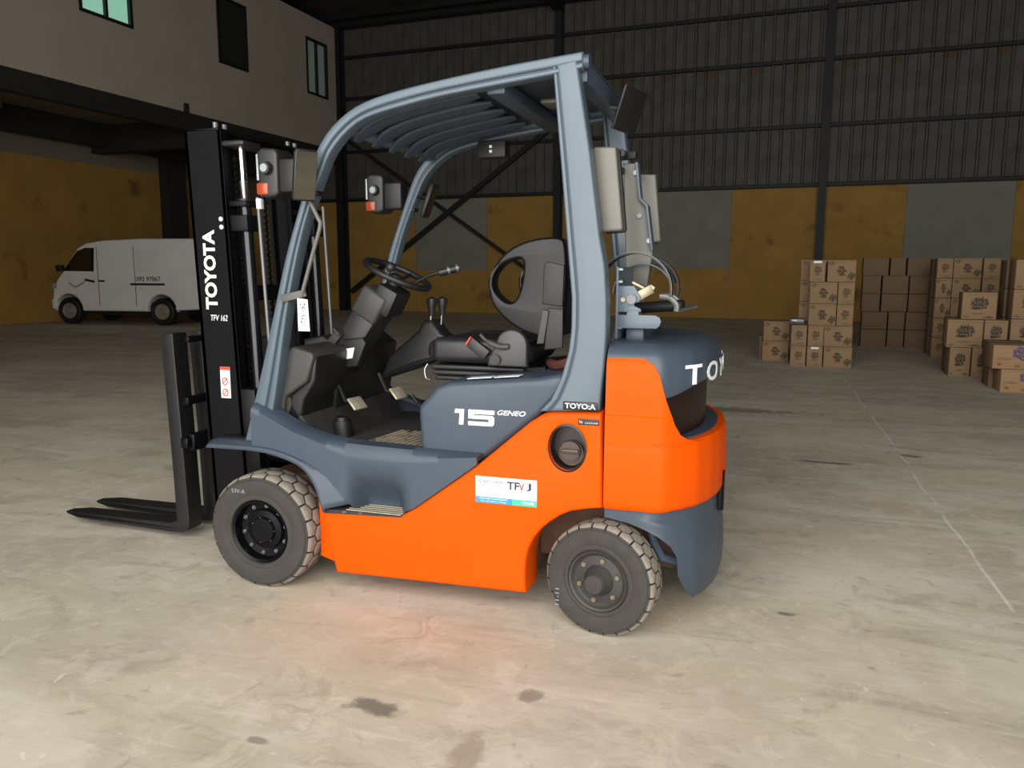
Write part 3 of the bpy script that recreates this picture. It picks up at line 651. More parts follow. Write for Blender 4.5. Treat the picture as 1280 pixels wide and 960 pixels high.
kp = SWC+e1*RW*math.cos(R(KA))+Vector((0, RW*math.sin(R(KA)), 0)); bm = BM(); cyl(bm, kp, kp+e3*.03, .008); bmesh.ops.create_uvsphere(bm, u_segments=16, v_segments=10, radius=.021, matrix=Matrix.Translation(kp+e3*.045)); part('spinner_knob', bm, 'dark_plastic', sw, ang=60)
bm = BM(); tube(bm, [(.43, .06, 1.265), (.50, .14, 1.315), (.56, .18, 1.335)], .008, 8); tl = part('shift_stalk', bm, 'black_plastic', sc)
part('stalk_grip', cyl(BM(), (.54, .167, 1.328), (.625, .21, 1.352), .018, n=14), 'dark_plastic', tl); part('grip_ring', cyl(BM(), (.575, .184, 1.338), (.585, .189, 1.341), .0195, n=14), 'line_steel', tl); part('grip_ring', cyl(BM(), (.61, .2025, 1.348), (.62, .2075, 1.351), .0195, n=14), 'line_steel', tl)
# lever console on the far side
LC = [(.16, .79), (.22, .92), (.38, 1.05), (.41, 1.10), (.455, 1.10), (.50, 1.04), (.62, .96), (.40, .87)]
lc = part('lever_console', prism(LC, .27, .40, .02, res=3), 'dark_plastic')
for x, y in ((.440, .30), (.475, .35)):
    bm = BM(); tube(bm, [(x-.005, y, 1.06), (x, y, 1.13)], .005, 8); lv_ = part('control_lever', bm, 'steel', lc)
    bm = BM(); lathe(bm, [(0, -.046), (.014, -.043), (.017, -.012), (.026, .020), (.024, .038), (0, .048)], 18, Matrix.Translation((x+.004, y, 1.165)) @ Matrix.Rotation(R(90), 4, 'X')); part('lever_knob', bm, 'dark_plastic', lc, ang=60)
bm = BM(); tube(bm, cat([(.12, .28, .78), (.35, .27, .88), (.62, .25, .95)], 6), .012, 8); part('console_cable', bm, 'black_plastic', lc)
# pedals
def pedal(x, y, z, rz, w, l, m, tl_=48):
    bm = BM(); box(bm, -l/2, l/2, -w/2, w/2, -.006, .006, .005, 2)
    for v in bm.verts: v.co.z -= v.co.x**2*3
    p = part('pedal', bm, m); p.location = (x, y, z); p.rotation_euler = (0, R(tl_), R(rz))
    bm = BM(); tube(bm, [(.0, 0, -.006), (-.05, 0, -.05), (-.14, 0, -.03)], .009, 8); part('pedal_arm', bm, 'black_plastic', p)
pedal(.28, -.16, .755, -12, .085, .065, 'pedal_metal'); pedal(.38, .05, .775, -12, .085, .065, 'pedal_metal'); pedal(.50, .20, .68, -8, .07, .17, 'black_plastic', 35)
bm = BM(); cyl(bm, (.24, -.22, .60), (.235, -.22, .685), .045, .04, 18); cyl(bm, (.235, -.22, .685), (.235, -.22, .70), .03, .028, 18); part('foot_switch', bm, 'black_plastic')
# ---- mast (leans a touch forward)
SH = Matrix(((1, 0, -.037, -.338), (0, 1, 0, 0), (0, 0, 1, 0), (0, 0, 0, 1)))
def mpart(name, bm, m, parent=None, **k):
    bmesh.ops.transform(bm, matrix=SH, verts=bm.verts[:]); return part(name, bm, m, parent, **k)
def rail(y0, d, z0, z1, s, fl=.05, fx=0):
    bm = BM(); y1 = y0-s*.018
    box(bm, fx, d, min(y0, y1), max(y0, y1), z0, z1, .003, 1)
    for x in (fx, d-.02): box(bm, x, x+.02, min(y0, y0-s*fl), max(y0, y0-s*fl), z0, z1, .003, 1)
    return bm
mo = mpart('outer_mast_rail', rail(-.33, .165, .07, 1.93, -1, fx=-.022), 'black_paint'); mo2 = mpart('outer_mast_rail', rail(.33, .165, .07, 1.93, 1, fx=-.022), 'black_paint')
mi = mpart('inner_mast_rail', rail(-.262, .13, .10, 1.945, -1), 'black_paint'); mi2 = mpart('inner_mast_rail', rail(.262, .13, .10, 1.945, 1), 'black_paint')
text_side('lettering', 'TOYOTA', -.362, -.300, 1.168, 1.512, -.3312, 'white_print', mo, turn=True, bold=.035)
text_side('lettering', 'TFV 162', -.340, -.253, 1.118, 1.144, -.3312, 'white_print', mo, shear=.2)
dc = part('warning_decal', box(BM(), -.305, -.255, -.3325, -.330, .775, .915), 'white_sticker', mo)
part('decal_band', box(BM(), -.305, -.255, -.3332, -.3324, .900, .915), 'red_print', mo)
for z in (.80, .85):
    bm = BM(); tube(bm, [(-.282+.013*math.cos(t*math.pi/8), -.3332, z+.016*math.sin(t*math.pi/8)) for t in range(16)], .0025, 6, True); bar(bm, (-.293, -.3332, z-.012), (-.27, -.3332, z+.014), .002, .004); part('decal_mark', bm, 'red_print', mo)
for z0, z1, x0, x1, m in ((1.90, 1.94, .02, .12, 'black_paint'), (1.20, 1.27, .12, .15, 'black_paint'), (.30, .42, .06, .12, 'black_paint')): mpart('mast_crossmember', box(BM(), x0, x1, -.30, .30, z0, z1, .006), m)
mpart('top_guide', box(BM(), .15, .27, -.325, -.20, 1.86, 1.885, .01, 3), 'dark_plastic')
mpart('top_plate', box(BM(), .03, .15, -.325, .325, 1.925, 1.94, .004), 'black_paint')
for y in (-.30, -.24, .24, .30): mpart('chain_anchor', cyl(BM(), (.12, y, 1.93), (.12, y, 1.965), .011, n=10), 'line_steel')
for s in (-1, 1):
    y = s*.265; bm = BM(); cyl(bm, (.215, y, .25), (.215, y, 1.63), .026, n=18); lc_ = mpart('lift_cylinder', bm, 'black_gloss')
    mpart('cylinder_rod', cyl(BM(), (.215, y, 1.71), (.215, y, 1.86), .016, n=16), 'chrome', lc_)
    mpart('rod_neck', cyl(BM(), (.215, y, 1.63), (.215, y, 1.72), .011, .018, 16), 'steel', lc_)
    mpart('cylinder_collar', cyl(BM(), (.215, y, 1.615), (.215, y, 1.645), .032, n=18), 'black_plastic', lc_)
    mpart('cylinder_bracket', box(BM(), .10, .25, y-.045, y+.045, 1.505, 1.575, .006), 'black_paint', lc_); mpart('cylinder_bracket', box(BM(), .12, .25, y-.045, y+.045, 1.61, 1.635, .006), 'black_paint', lc_)
    mpart('lift_hose', tube(BM(), [(.285, y, .55), (.285, y, 1.0), (.28, y, 1.65)], .008, 8), 'line_steel')
    for z in (1.523, 1.557): mpart('bracket_bolt', cyl(BM(), (.135, y+s*.046, z), (.135, y+s*.070, z), .010, n=10), 'silver_print', lc_)
    # lift chain, link by link
    ch = mpart('lift_chain', box(BM(), .052, .060, s*.10-.012, s*.10+.012, .55, 1.86), 'black_plastic')
    for k in range(44): mpart('chain_link', box(BM(), .046, .066, s*.10-.016, s*.10+.016, .56+k*.0295, .582+k*.0295, .004, 1), 'steel_dark', ch)
    mpart('tilt_cylinder', cyl(BM(), (.14, s*.25, .52), (.60, s*.25, .50), .032, n=16), 'black_paint')
mpart('mast_foot_plate', box(BM(), .10, .235, -.328, -.22, .28, .82, .012), 'black_paint'); mpart('mast_foot_plate', box(BM(), .10, .235, .22, .328, .28, .82, .012), 'black_paint')
mpart('hose_clip', box(BM(), .275, .30, -.275, -.25, 1.60, 1.645, .004), 'white_print')
mpart('top_decal', box(BM(), .165, .215, .30, .305, 1.83, 1.853), 'red_print', mo2); mpart('top_decal', box(BM(), .20, .22, .298, .304, 1.83, 1.853), 'white_sticker', mo2)
# ---- carriage and forks
def lift(name, bm, m, parent=None): return part(name, bm, m, parent)
cr = lift('carriage_bar', box(BM(), -.68, -.64, -.125, .42, .46, .545, .008), 'black_paint'); lift('carriage_bar', box(BM(), -.68, -.645, -.145, .42, .69, .73, .006), 'black_paint'); lift('carriage_bar', box(BM(), -.69, -.66, -.10, .42, .99, 1.02, .006), 'black_paint')
cr.data.transform(Matrix.Translation((0, .26, 0))) if False else None
lift('carriage_plate', box(BM(), -.645, -.33, .228, .252, .30, 1.0, .01), 'black_paint'); lift('carriage_plate', box(BM(), -.46, -.33, -.252, -.228, .30, .80, .01), 'black_paint')
def fork(y0):
    bm = prism([(-1.505, .062), (-1.50, .070), (-1.40, .078), (-.80, .084), (-.765, .10), (-.772, .40), (-.795, 1.0), (-.785, 1.025), (-.765, 1.035), (-.725, 1.035), (-.700, .40), (-.690, .10), (-.70, .055), (-.73, .040), (-.80, .036), (-1.40, .050), (-1.49, .058)], y0, y0+.10, .004)
    for v in bm.verts:
        if v.co.x < -1.38: k = (v.co.x+1.38)/-.125; c_ = y0+.05; v.co.y = c_+(v.co.y-c_)*(1-.55*k*k)
    return bm
lift('fork', fork(-.135), 'fork_steel'); lift('fork', fork(.065), 'fork_steel')
lift('fork_clamp', box(BM(), -.70, -.655, -.155, -.095, .475, .53, .01), 'black_paint')
# ---- wheels
def tread_block(R0, half, pitch, row, drop, h):
    """one tread block wrapped on the tyre and proud of the carcass: house shapes on the shoulders, hexagons in the middle"""
    g = .0018; hw = pitch/2-g; wm, wp = half*.52, half*.28
    if row == 1: pts = [(0, -wm+g), (hw, -wp+g), (hw, wp-g), (0, wm-g), (-hw, wp-g), (-hw, -wp+g)]
    else:
        w0 = half*.90; wq = half*.74
        pts = [(-hw*.96, -w0), (hw*.96, -w0), (hw, -wq), (hw, -wm-g), (0, -wp-g), (-hw, -wm-g), (-hw, -wq)]
        if row == 2: pts = [(a, -b) for a, b in pts[::-1]]
    cx = 0; cy = sum(p[1] for p in pts)/len(pts); bm = BM(); rings = []; n_ = len(pts)
    for rr, k in ((R0-h, 1.0), (R0-.0025, 1.0), (R0, .94)):
        rings.append([bm.verts.new(((rr-drop(cy+(w-cy)*k))*math.sin(a*k/R0), cy+(w-cy)*k, (rr-drop(cy+(w-cy)*k))*math.cos(a*k/R0))) for a, w in pts])
    for A, B in zip(rings, rings[1:]):
        for i in range(n_): bm.faces.new((A[i], A[(i+1) % n_], B[(i+1) % n_], B[i])).material_index = 1
    c = bm.verts.new((0, cy, R0-drop(cy)+.0004)); T = rings[-1]
    for i in range(n_): bm.faces.new((T[i], T[(i+1) % n_], c))
    return bm
def wheel(kind, Rt, half, rimR, nb, bolts):
    drop = lambda w: .020*max(0, (abs(w)/half-.62)/.38)**2
    bm = BM(); D = -half
    if kind == 'front': prof = [(rimR*1.0, D+.012), (rimR*.97, D+.006), (rimR*.90, D+.012), (rimR*.88, D+.055), (rimR*.62, D+.062), (rimR*.60, D+.045), (rimR*.42, D+.040), (rimR*.38, D+.028), (0, D+.026)]
    else: prof = [(rimR*1.0, D+.010), (rimR*.97, D+.002), (rimR*.90, D+.006), (rimR*.84, D+.020), (rimR*.78, D+.024), (rimR*.50, D+.018), (rimR*.42, D-.002), (rimR*.36, D-.012), (rimR*.33, D-.030), (rimR*.28, D-.036), (0, D-.037)]
    lathe(bm, prof+[(0, .02)] if False else prof, 44)
    lathe(bm, [(rimR, D+.012), (rimR, half-.012), (rimR*.9, half-.02), (0, half-.03)], 44)
    wmat = 'black_paint' if kind == 'front' else 'dusty_rim'
    w = part(kind+'_wheel', bm, wmat, ang=35)
    c = Rt-.007
    bm = BM(); lathe(bm, [(rimR*.985, D+.014), (rimR*1.02, D+.004), (rimR*1.10, D+.001), (rimR*1.16, D+.004), (rimR*1.22, D), (Rt*.80, D-.002), (Rt*.90, D+.002), (c*.955, D+.010), (c*.985, D+.024), (c, D+.045), (c, half-.045), (c*.985, half-.024), (c*.955, half-.010), (Rt*.8, half+.002), (rimR*1.1, half), (rimR*.985, half-.014)], 60)
    tr = part('tire', bm, 'rubber', w, ang=40)
    pitch = 2*math.pi*Rt/nb
    for k in range(3):
        src = None
        for i in range(nb):
            if src is None: b = src = part('tread_block', tread_block(Rt, half, pitch, k, drop, .016), 'dusty_tread', w, ang=50); b.data.materials.append(MATS['rubber'])
            else: b = src.copy(); col.objects.link(b); b.parent = w
            b.rotation_euler = (0, (i+.5*(k % 2))*2*math.pi/nb, 0)
    nn, br, by = bolts
    src = None
    for i in range(nn):
        if src is None: bm = BM(); cyl(bm, (0, by+.008, 0), (0, by-.010, 0), .0095, n=6); cyl(bm, (0, by-.008, 0), (0, by-.016, 0), .0055, n=8); b = src = part('wheel_nut', bm, 'steel' if kind == 'front' else 'zinc', w)
        else: b = src.copy(); col.objects.link(b); b.parent = w
        t = 2*math.pi*(i+.3)/nn; b.location = (br*math.cos(t), 0, br*math.sin(t))
    return w
def copy_wheel(w):
    c = w.copy(); col.objects.link(c)
    for ch in list(w.children): k = ch.copy(); col.objects.link(k); k.parent = c
    return c
wf_ = wheel('front', .246, .085, .138, 22, (10, .104, -.085+.056)); wf_.location = (0, -.445, .246)
for q in range(7):
    t = 2*math.pi*q/7; b = part('hub_bolt', cyl(BM(), (.052*math.cos(t), -.045, .052*math.sin(t)), (.052*math.cos(t), -.052, .052*math.sin(t)), .005, n=8), 'chrome', wf_)
wr = wheel('rear', .213, .064, .117, 24, (6, .078, -.064+.020)); wr.location = (1.460, -.470, .213); wr.rotation_euler = (0, 0, R(-11))
text_side('lettering', '53V-A', -.12, -.055, .165, .182, -.0885, 'grey_print', wf_, ext=.0004); text_side('lettering', '11-11', -.165, -.15, -.12, -.055, -.0675, 'grey_print', wr, turn=True, ext=.0004)
w2 = copy_wheel(wf_); w2.location = (0, .445, .246); w2.rotation_euler = (0, 0, math.pi); w3 = copy_wheel(wr); w3.location = (1.460, .470, .213); w3.rotation_euler = (0, 0, math.pi-R(13))
# ---- lamps and mirrors
def headlamp(s):
    y = s*.45; M = lambda bm: bm
    hl = part('headlamp', prism([(.035, 1.655), (.030, 1.795), (.05, 1.81), (.105, 1.805), (.115, 1.79), (.115, 1.655), (.10, 1.640), (.055, 1.638)], y-.055, y+.055, .012, res=3), 'dark_plastic', ang=45)
    part('lens', prism([(y-.045, 1.70), (y+.045, 1.70), (y+.045, 1.79), (y-.045, 1.79)], .022, .032, .003, axis='x'), 'lens', hl)
    part('turn_signal', box(BM(), .028, .075, y-.058, y+.05, 1.648, 1.69, .006), 'amber', hl)
    part('lamp_pivot', cyl(BM(), (.075, y-.055, 1.738), (.075, y-.075, 1.738), .024, .020, 20), 'dark_plastic', hl); part('pivot_cap', cyl(BM(), (.075, y-.075, 1.738), (.075, y-.079, 1.738), .014, n=16), 'lens', hl)
    bm = BM(); box(bm, .115, .20, y-.05, y+.03, 1.655, 1.77, .01); box(bm, .19, .25, y-.02, y+.03, 1.645, 1.66, .004); part('lamp_bracket', bm, 'black_plastic', hl)
    for o_ in [hl]+list(hl.children):
        for v in o_.data.vertices: v.co = Vector((.105+(v.co.x-.075)*1.12, y+(v.co.y-y)*1.12, 1.72+(v.co.z-1.725)*1.12))
    return hl
headlamp(-1); headlamp(1)
mr = part('side_mirror', prism([(-.040, -.095), (.040, -.095), (.046, -.085), (.046, .085), (.038, .098), (-.038, .098), (-.046, .085), (-.046, -.085)], -.012, .012, .008, axis='x', res=3), 'black_plastic', ang=45)
part('mirror_glass', prism([(-.041, -.088), (.041, -.088), (.041, .09), (-.041, .09)], .0125, .0145, 0, axis='x'), 'mirror_glass', mr)
mr.location = (.292, -.545, 1.697); mr.rotation_euler = (0, R(11), R(-33))
bm = BM(); tube(bm, cat([(.285, -.50, 1.60), (.32, -.505, 1.54), (.328, -.505, 1.508), (.29, -.505, 1.40), (.235, -.50, 1.25)], 5), .008, 8); bar(bm, (.13, -.49, 1.225), (.245, -.49, 1.25), .012, .03, bev=.003); mb = part('mirror_bracket', bm, 'bracket_grey')
for v in mb.data.vertices: pass
im = part('inside_mirror', prism([(-.04, -.085), (.04, -.085), (.05, -.07), (.05, .07), (.04, .085), (-.04, .085), (-.05, .07), (-.05, -.07)], -.012, .012, .008, axis='x', res=3), 'black_plastic', ang=45)
part('mirror_glass', prism([(-.042, -.074), (.042, -.074), (.042, .074), (-.042, .074)], .0125, .0145, 0, axis='x'), 'mirror_glass', im); im.location = (.395, .40, 1.677); im.rotation_euler = (0, R(20), R(8))
part('mirror_arm', tube(BM(), [(.31, .43, 1.70), (.35, .415, 1.70), (.385, .40, 1.69)], .008, 8), 'black_plastic')
# ---- rear lamp housings, mirror and gas cylinder holder
RH = [(1.378, 1.768), (1.386, 1.777), (1.462, 1.774), (1.492, 1.49), (1.484, 1.482), (1.42, 1.478), (1.402, 1.50)]
rh = part('rear_lamp_housing', prism(RH, -.40, -.35, .008), 'lamp_housing'); part('lamp_gasket', prism([(x+.004, z-.004) for x, z in RH], -.352, -.325, .004), 'black_plastic', rh)
rh2 = part('rear_lamp_housing', prism([(x+.047, z-.018) for x, z in RH], .30, .35, .008), 'lamp_housing'); part('lamp_gasket', prism([(x+.035, z-.022) for x, z in RH], .345, .365, .004), 'black_plastic', rh2)
pp = part('holder_upright', prism([(1.415, 1.77), (1.475, 1.77), (1.49, 1.63), (1.52, 1.60), (1.545, 1.42), (1.50, 1.10), (1.44, 1.10), (1.43, 1.45)], .02, .06, .006), 'lamp_housing')
part('upright_flange', prism([(1.468, 1.77), (1.478, 1.77), (1.494, 1.63), (1.523, 1.60), (1.548, 1.42), (1.538, 1.42), (1.513, 1.595), (1.484, 1.625)], -.01, .06, .002), 'guardgrey', pp)
for x, z in ((1.468, 1.73), (1.487, 1.56), (1.528, 1.46)): part('bolt', cyl(BM(), (x, -.012 if False else .02, z), (x, .008, z), .010, n=10), 'steel', pp)
bm = BM(); bar(bm, (1.36, .05, 1.80), (1.47, .02, 1.80), .03, .03, bev=.004); cyl(bm, (1.42, -.06, 1.802), (1.42, .04, 1.802), .016, n=16); part('lamp_crossarm', bm, 'black_plastic')
part('lamp_strut', bar(BM(), (1.38, -.36, 1.74), (1.44, .33, 1.74), .02, .02), 'black_plastic')
part('rear_mirror', prism([(-.10, -.085), (.10, -.085), (.105, -.075), (.105, .075), (.10, .085), (-.10, .085), (-.105, .075), (-.105, -.075)], -.006, .006, .004, axis='x'), 'black_plastic')
rmir = bpy.data.objects['rear_mirror']; rmir.location = (1.44, -.0, 1.97); rmir.rotation_euler = (0, R(19), R(-14)); part('mirror_arm', tube(BM(), [(1.34, .04, 2.0), (1.40, .02, 1.985), (1.43, 0, 1.97)], .007, 8), 'steel')
# hoops: rings in the x-z plane
RC = Vector((1.512, 0, 1.268)); RR = .135
def hoop(y, t0, t1, w, m, rad=RR, dx=0, dz=0):
    bm = BM(); n_ = 40; rows = []
    for i in range(n_+1):
        t = R(t0+(t1-t0)*i/n_); c_, s_ = math.cos(t), math.sin(t)
        rows.append([(RC.x+dx+(rad)*c_, y-w/2, RC.z+dz+rad*s_), (RC.x+dx+(rad)*c_, y+w/2, RC.z+dz+rad*s_), (RC.x+dx+(rad+.006)*c_, y+w/2, RC.z+dz+(rad+.006)*s_), (RC.x+dx+(rad+.006)*c_, y-w/2, RC.z+dz+(rad+.006)*s_), (RC.x+dx+(rad)*c_, y-w/2, RC.z+dz+rad*s_)])
    grid(bm, rows); bmesh.ops.remove_doubles(bm, verts=bm.verts[:], dist=1e-6); return part('cylinder_hoop', bm, m)
hoop(-.215, -15, 170, .07, 'black_plastic'); hoop(.14, -25, 180, .045, 'black_plastic', RR-.01)
hoop(-.245, -15, 165, .004, 'line_steel', RR+.002)
bm = BM(); rows = [[(RC.x+.118*math.cos(R(t)), y, RC.z-.02+.118*math.sin(R(t))) for t in range(20, 181, 10)] for y in (-.02, .30)]; grid(bm, rows); bm.normal_update(); bmesh.ops.solidify(bm, geom=bm.faces[:], thickness=.004); part('cradle_sheet', bm, 'guardgrey')
bm = BM(); box(bm, 1.458, 1.468, -.33, .30, 1.085, 1.355, .003); hp = part('holder_backplate', bm, 'guardgrey')
for z in (1.345, 1.30, 1.13): part('bolt', cyl(BM(), (1.468, -.31, z), (1.482, -.31, z), .011, n=10), 'steel', hp)
part('holder_arm', prism([(1.466, 1.285), (1.525, 1.285), (1.55, 1.245), (1.545, 1.225), (1.53, 1.222), (1.525, 1.212), (1.552, 1.200), (1.552, 1.188), (1.466, 1.188)], -.318, -.310, .002, ), 'guardgrey', hp)
part('holder_arm', prism([(1.466, 1.128), (1.61, 1.128), (1.622, 1.138), (1.628, 1.155), (1.622, 1.17), (1.605, 1.178), (1.545, 1.178), (1.545, 1.195), (1.50, 1.195), (1.50, 1.178), (1.466, 1.178)], -.322, -.314, .002), 'guardgrey', hp)
part('pivot_pin', cyl(BM(), (1.518, -.31, 1.236), (1.518, -.335, 1.236), .018, n=18), 'line_steel', hp); part('bolt', cyl(BM(), (1.486, -.318, 1.234), (1.486, -.328, 1.234), .009, n=8), 'zinc', hp)
bm = BM(); bar(bm, (1.525, -.30, 1.24), (1.585, -.28, 1.275), .03, .035, bev=.004); bar(bm, (1.51, -.27, 1.30), (1.56, -.26, 1.275), .06, .008, up=(.4, 0, .9)); bar(bm, (1.565, -.27, 1.25), (1.59, -.27, 1.285), .04, .022, bev=.003); part('latch_lever', bm, 'zinc', hp)
bm = BM(); cyl(bm, (1.45, -.1, 1.19), (1.69, -.16, 1.21), .022, n=16); part('clamp_tube', bm, 'black_plastic')
for y in (-.22, -.10):
    bm = BM(); tube(bm, cat([(1.61, y-.02, 1.245), (1.645, y-.02, 1.24), (1.672, y-.02, 1.215), (1.672, y-.02, 1.19)], 5), .011, 8); part('toggle_clamp', bm, 'line_steel')
part('clamp_bolt', cyl(BM(), (1.67, -.20, 1.19), (1.735, -.12, 1.205), .007, n=8), 'steel')
bm = BM(); box(bm, 1.49, 1.56, -.28, .28, 1.07, 1.13, .01); box(bm, 1.50, 1.54, -.05, .05, .99+.08, 1.08, .0); part('holder_base', bm, 'bluegrey')
# dealer sticker on the side panel
SX0, SX1, SZ0, SZ1 = .970, 1.212, .466, .568; Y = -.5122
stk = part('dealer_sticker', box(BM(), SX0, SX1, Y, -.509, SZ0, SZ1), 'white_sticker', sp, 'white advertising sticker with a blue footer')
def on(x, z): return SX0+x*(SX1-SX0), SZ0+z*(SZ1-SZ0)
def srect(x0, x1, z0, z1, m, name='printed_band'):
    a, b = on(x0, z0), on(x1, z1); part(name, box(BM(), a[0], b[0], Y-.0004, Y+.0001, a[1], b[1]), m, sp)
srect(0, .6, 0, .23, 'blue_print'); srect(.6, 1, 0, .23, 'green_print')
def stext(body, x0, x1, z0, z1, m, **k):
    a, b = on(x0, z0), on(x1, z1); text_side('lettering', body, a[0], b[0], a[1], b[1], Y-.0005, m, sp, ext=.0004, **k)
stext('XE NÂNG HÀNG', .04, .47, .76, .92, 'navy_print', bold=.01); stext('XE KÉO HÀNG HÓA', .04, .50, .58, .72, 'red_print')
stext('TF', .52, .72, .58, .88, 'navy_print', bold=.03); stext('V', .71, .80, .56, .86, 'red_print', bold=.03); stext('J', .83, .91, .58, .88, 'navy_print', bold=.03)
stext('xe nang chinh hang - phu tung - dich vu', .15, .85, .42, .48, 'faded_red'); stext('cho thue xe nang', .33, .67, .32, .38, 'faded_red')
stext('HOTLINE TOAN QUOC', .06, .53, .13, .19, 'white_print'); stext('dia chi kho hang', .08, .50, .04, .09, 'white_print'); stext('TFV.VN', .76, .95, .07, .17, 'white_print', bold=.03)
# white paper tag tied to the mirror bracket
pt = empty('paper_tag', (.243, -.515, 1.10)); tag(pt, 'white paper tag hanging from the mirror bracket by the front pillar', 'tag')
o = obj('tag_sheet', prism([(-.022, -.0), (.030, 0), (.024, .125), (-.022, .13)], -.001, .001, 0), 'white_sticker', pt); o.parent = pt
o = obj('string', tube(BM(), [(-.0, 0, .12), (-.004, .01, .145)], .0015, 6), 'rope', pt)
text_side('lettering', 'TFV 162', -.010, .012, .03, .11, -.0012, 'navy_print', pt, turn=True, bold=.01)

# ------------------------------------------------------------ the van
VN = tag(empty('delivery_van', W(-13.5, 11.5, 0), WA+R(9.5)), 'white delivery van parked by the yellow wall behind the mast', 'van')
VN.scale = (1.09, 1.09, 1.09)
def vpart(name, bm, m, parent=None, ang=35): return obj(name, bm, m, parent or VN, ang)
def arch(cx, r, n=10): return [(cx+r*math.cos(math.pi-i*math.pi/n), .30+r*math.sin(math.pi-i*math.pi/n)*1.05) for i in range(n+1)]
BODY = [(-1.70, .34), (-1.72, .55), (-1.68, .80), (-1.58, .98), (-1.42, 1.16), (-1.20, 1.45), (-.98, 1.70), (-.78, 1.80), (-.40, 1.86), (.6, 1.90), (1.86, 1.89), (1.95, 1.82), (2.0, 1.2), (2.03, .5), (2.03, .36), (1.40, .33)]+[p for p in arch(1.02, .36)[::-1]]+[(.60, .30), (-.90, .30)]+[p for p in arch(-1.32, .36)[::-1]]
vb = vpart('body', prism(BODY, 0, 1.48, .05, res=3), 'van_white')
vpart('underbody', box(BM(), -1.5, 1.6, .12, 1.36, .22, .5), 'van_dark')
vpart('cab_window', prism([(-1.36, 1.19), (-1.16, 1.44), (-.98, 1.63), (-.78, 1.70), (-.55, 1.70), (-.60, 1.18)], -.012, .01, .004), 'van_glass', vb)
vpart('windscreen', bar(BM(), (-1.43, .74, 1.17), (-1.0, .74, 1.69), 1.25, .03, up=(-.77, 0, .64)), 'van_glass', vb)
vpart('wing_mirror', box(BM(), -1.45, -1.30, -.16, -.02, 1.18, 1.32, .03, 3), 'van_dark')
vpart('side_moulding', box(BM(), .30, 1.14, -.014, .01, .88, .925, .004), 'van_dark', vb)
text_side('lettering', '092 97867', .45, 1.05, .97, 1.07, -.004, 'van_dark', vb, bold=.01)
bm = BM(); tube(bm, cat([(-1.25, -.005, .93), (-1.1, -.006, .84), (-.9, -.006, .92), (-.82, -.006, 1.0)], 6), .018, 6); vpart('door_graphic', bm, 'grey_print', vb)
bm = BM(); bar(bm, (-.85, -.005, 1.0), (-.60, -.005, .955), .006, .05); bar(bm, (-.50, -.005, .97), (-.34, -.005, .97), .006, .04); vpart('door_graphic', bm, 'van_dark', vb)
for x in (-.50, .42): vpart('door_seam', box(BM(), x-.006, x+.006, -.004, .01, .42, 1.72), 'van_dark', vb)
vpart('roof_panel_line', box(BM(), .48, 1.55, -.006, .01, 1.18, 1.66, .004), 'van_white', vb)
vpart('headlight', box(BM(), -1.70, -1.56, .0, .22, .78, .92, .02), 'lens'); vpart('bumper', box(BM(), -1.76, -1.62, .02, 1.46, .34, .56, .03), 'van_white')
for x in (-1.32, 1.02):
    for y in (.06, 1.40):
        bm = BM(); lathe(bm, [(0, -.02), (.17, -.02), (.19, -.06), (.25, -.075), (.285, -.06), (.30, -.03), (.30, .08), (.25, .09), (0, .09)], 32); w = vpart('wheel', bm, 'van_dark'); w.location = (x, y+.03, .30)
        if y > 1: w.rotation_euler = (0, 0, math.pi)
        bm = BM(); lathe(bm, [(0, -.06), (.05, -.06), (.07, -.035), (.15, -.035), (.175, -.064), (.18, -.05)], 24); vpart('hub_cap', bm, 'van_hub', w)

# ------------------------------------------------------------ cartons
CM = {}
def carton(a, b, z, w, h, d, mt, label, grp, rz=0, sticker=False):
    """front-left bottom corner at hall (a, b)"""
    key = (round(w, 3), round(h, 3), round(d, 3), mt)
    if key not in CM:
        bm = BM(); box(bm, -w/2, w/2, 0, d, 0, h-.004, .006, 2); me = bpy.data.meshes.new('carton'); bmesh.ops.recalc_face_normals(bm, faces=bm.faces[:]); bm.to_mesh(me); bm.free(); fin(me); me.materials.append(MATS[mt])
        bm = BM(); box(bm, -w/2+.002, w/2-.002, d*.5-.025, d*.5+.025, h-.005, h-.0025); bm2 = bpy.data.meshes.new('tape_strip'); bm.to_mesh(bm2); bm.free(); bm2.materials.append(MATS['tape'])
        bm = BM(); box(bm, -w/2+.01, w/2-.01, -.0012, .001, h*.90, h*.905); bm3 = bpy.data.meshes.new('flap_seam'); bm.to_mesh(bm3); bm.free(); bm3.materials.append(MATS['beam_concrete'])
        CM[key] = (me, bm2, bm3)
    o = bpy.data.objects.new('carton', CM[key][0]); col.objects.link(o); o.location = W(a+w/2, b, z); o.rotation_euler = (0, 0, WA+R(rz))
    for nm, me in (('tape_strip', CM[key][1]), ('flap_seam', CM[key][2])):
        t = bpy.data.objects.new(nm, me); col.objects.link(t); t.parent = o
    if sticker: obj('sticker', box(BM(), -.055, .05, -.002, 0, h*.86, h*.95), 'white_sticker', o)
    return tag(o, label, 'carton', grp)
H = .292; G1 = 'cartons of the free-standing pile near the back wall'
ca, cb_, ce, cs, cg, cp = 'carton_crown', None, 'carton_crown_end', 'carton_script', 'carton_grape', 'carton_shaded'
F = 8.68
carton(1.53, 9.25, 0, .37, H+.005, .30, ca, 'bottom carton of the low two-box stack at the far left of the carton pile', G1)
carton(1.535, 9.25, H+.005, .37, H+.005, .30, ca, 'upper carton of the low two-box stack at the far left of the carton pile', G1)
carton(1.47, 9.45, 0, .05, .36, .30, cp, 'carton edge peeking out left of the low two-box stack', G1)
carton(1.94, F, 0, .205, H, .37, ce, 'bottom narrow carton just right of the low two-box stack', G1)
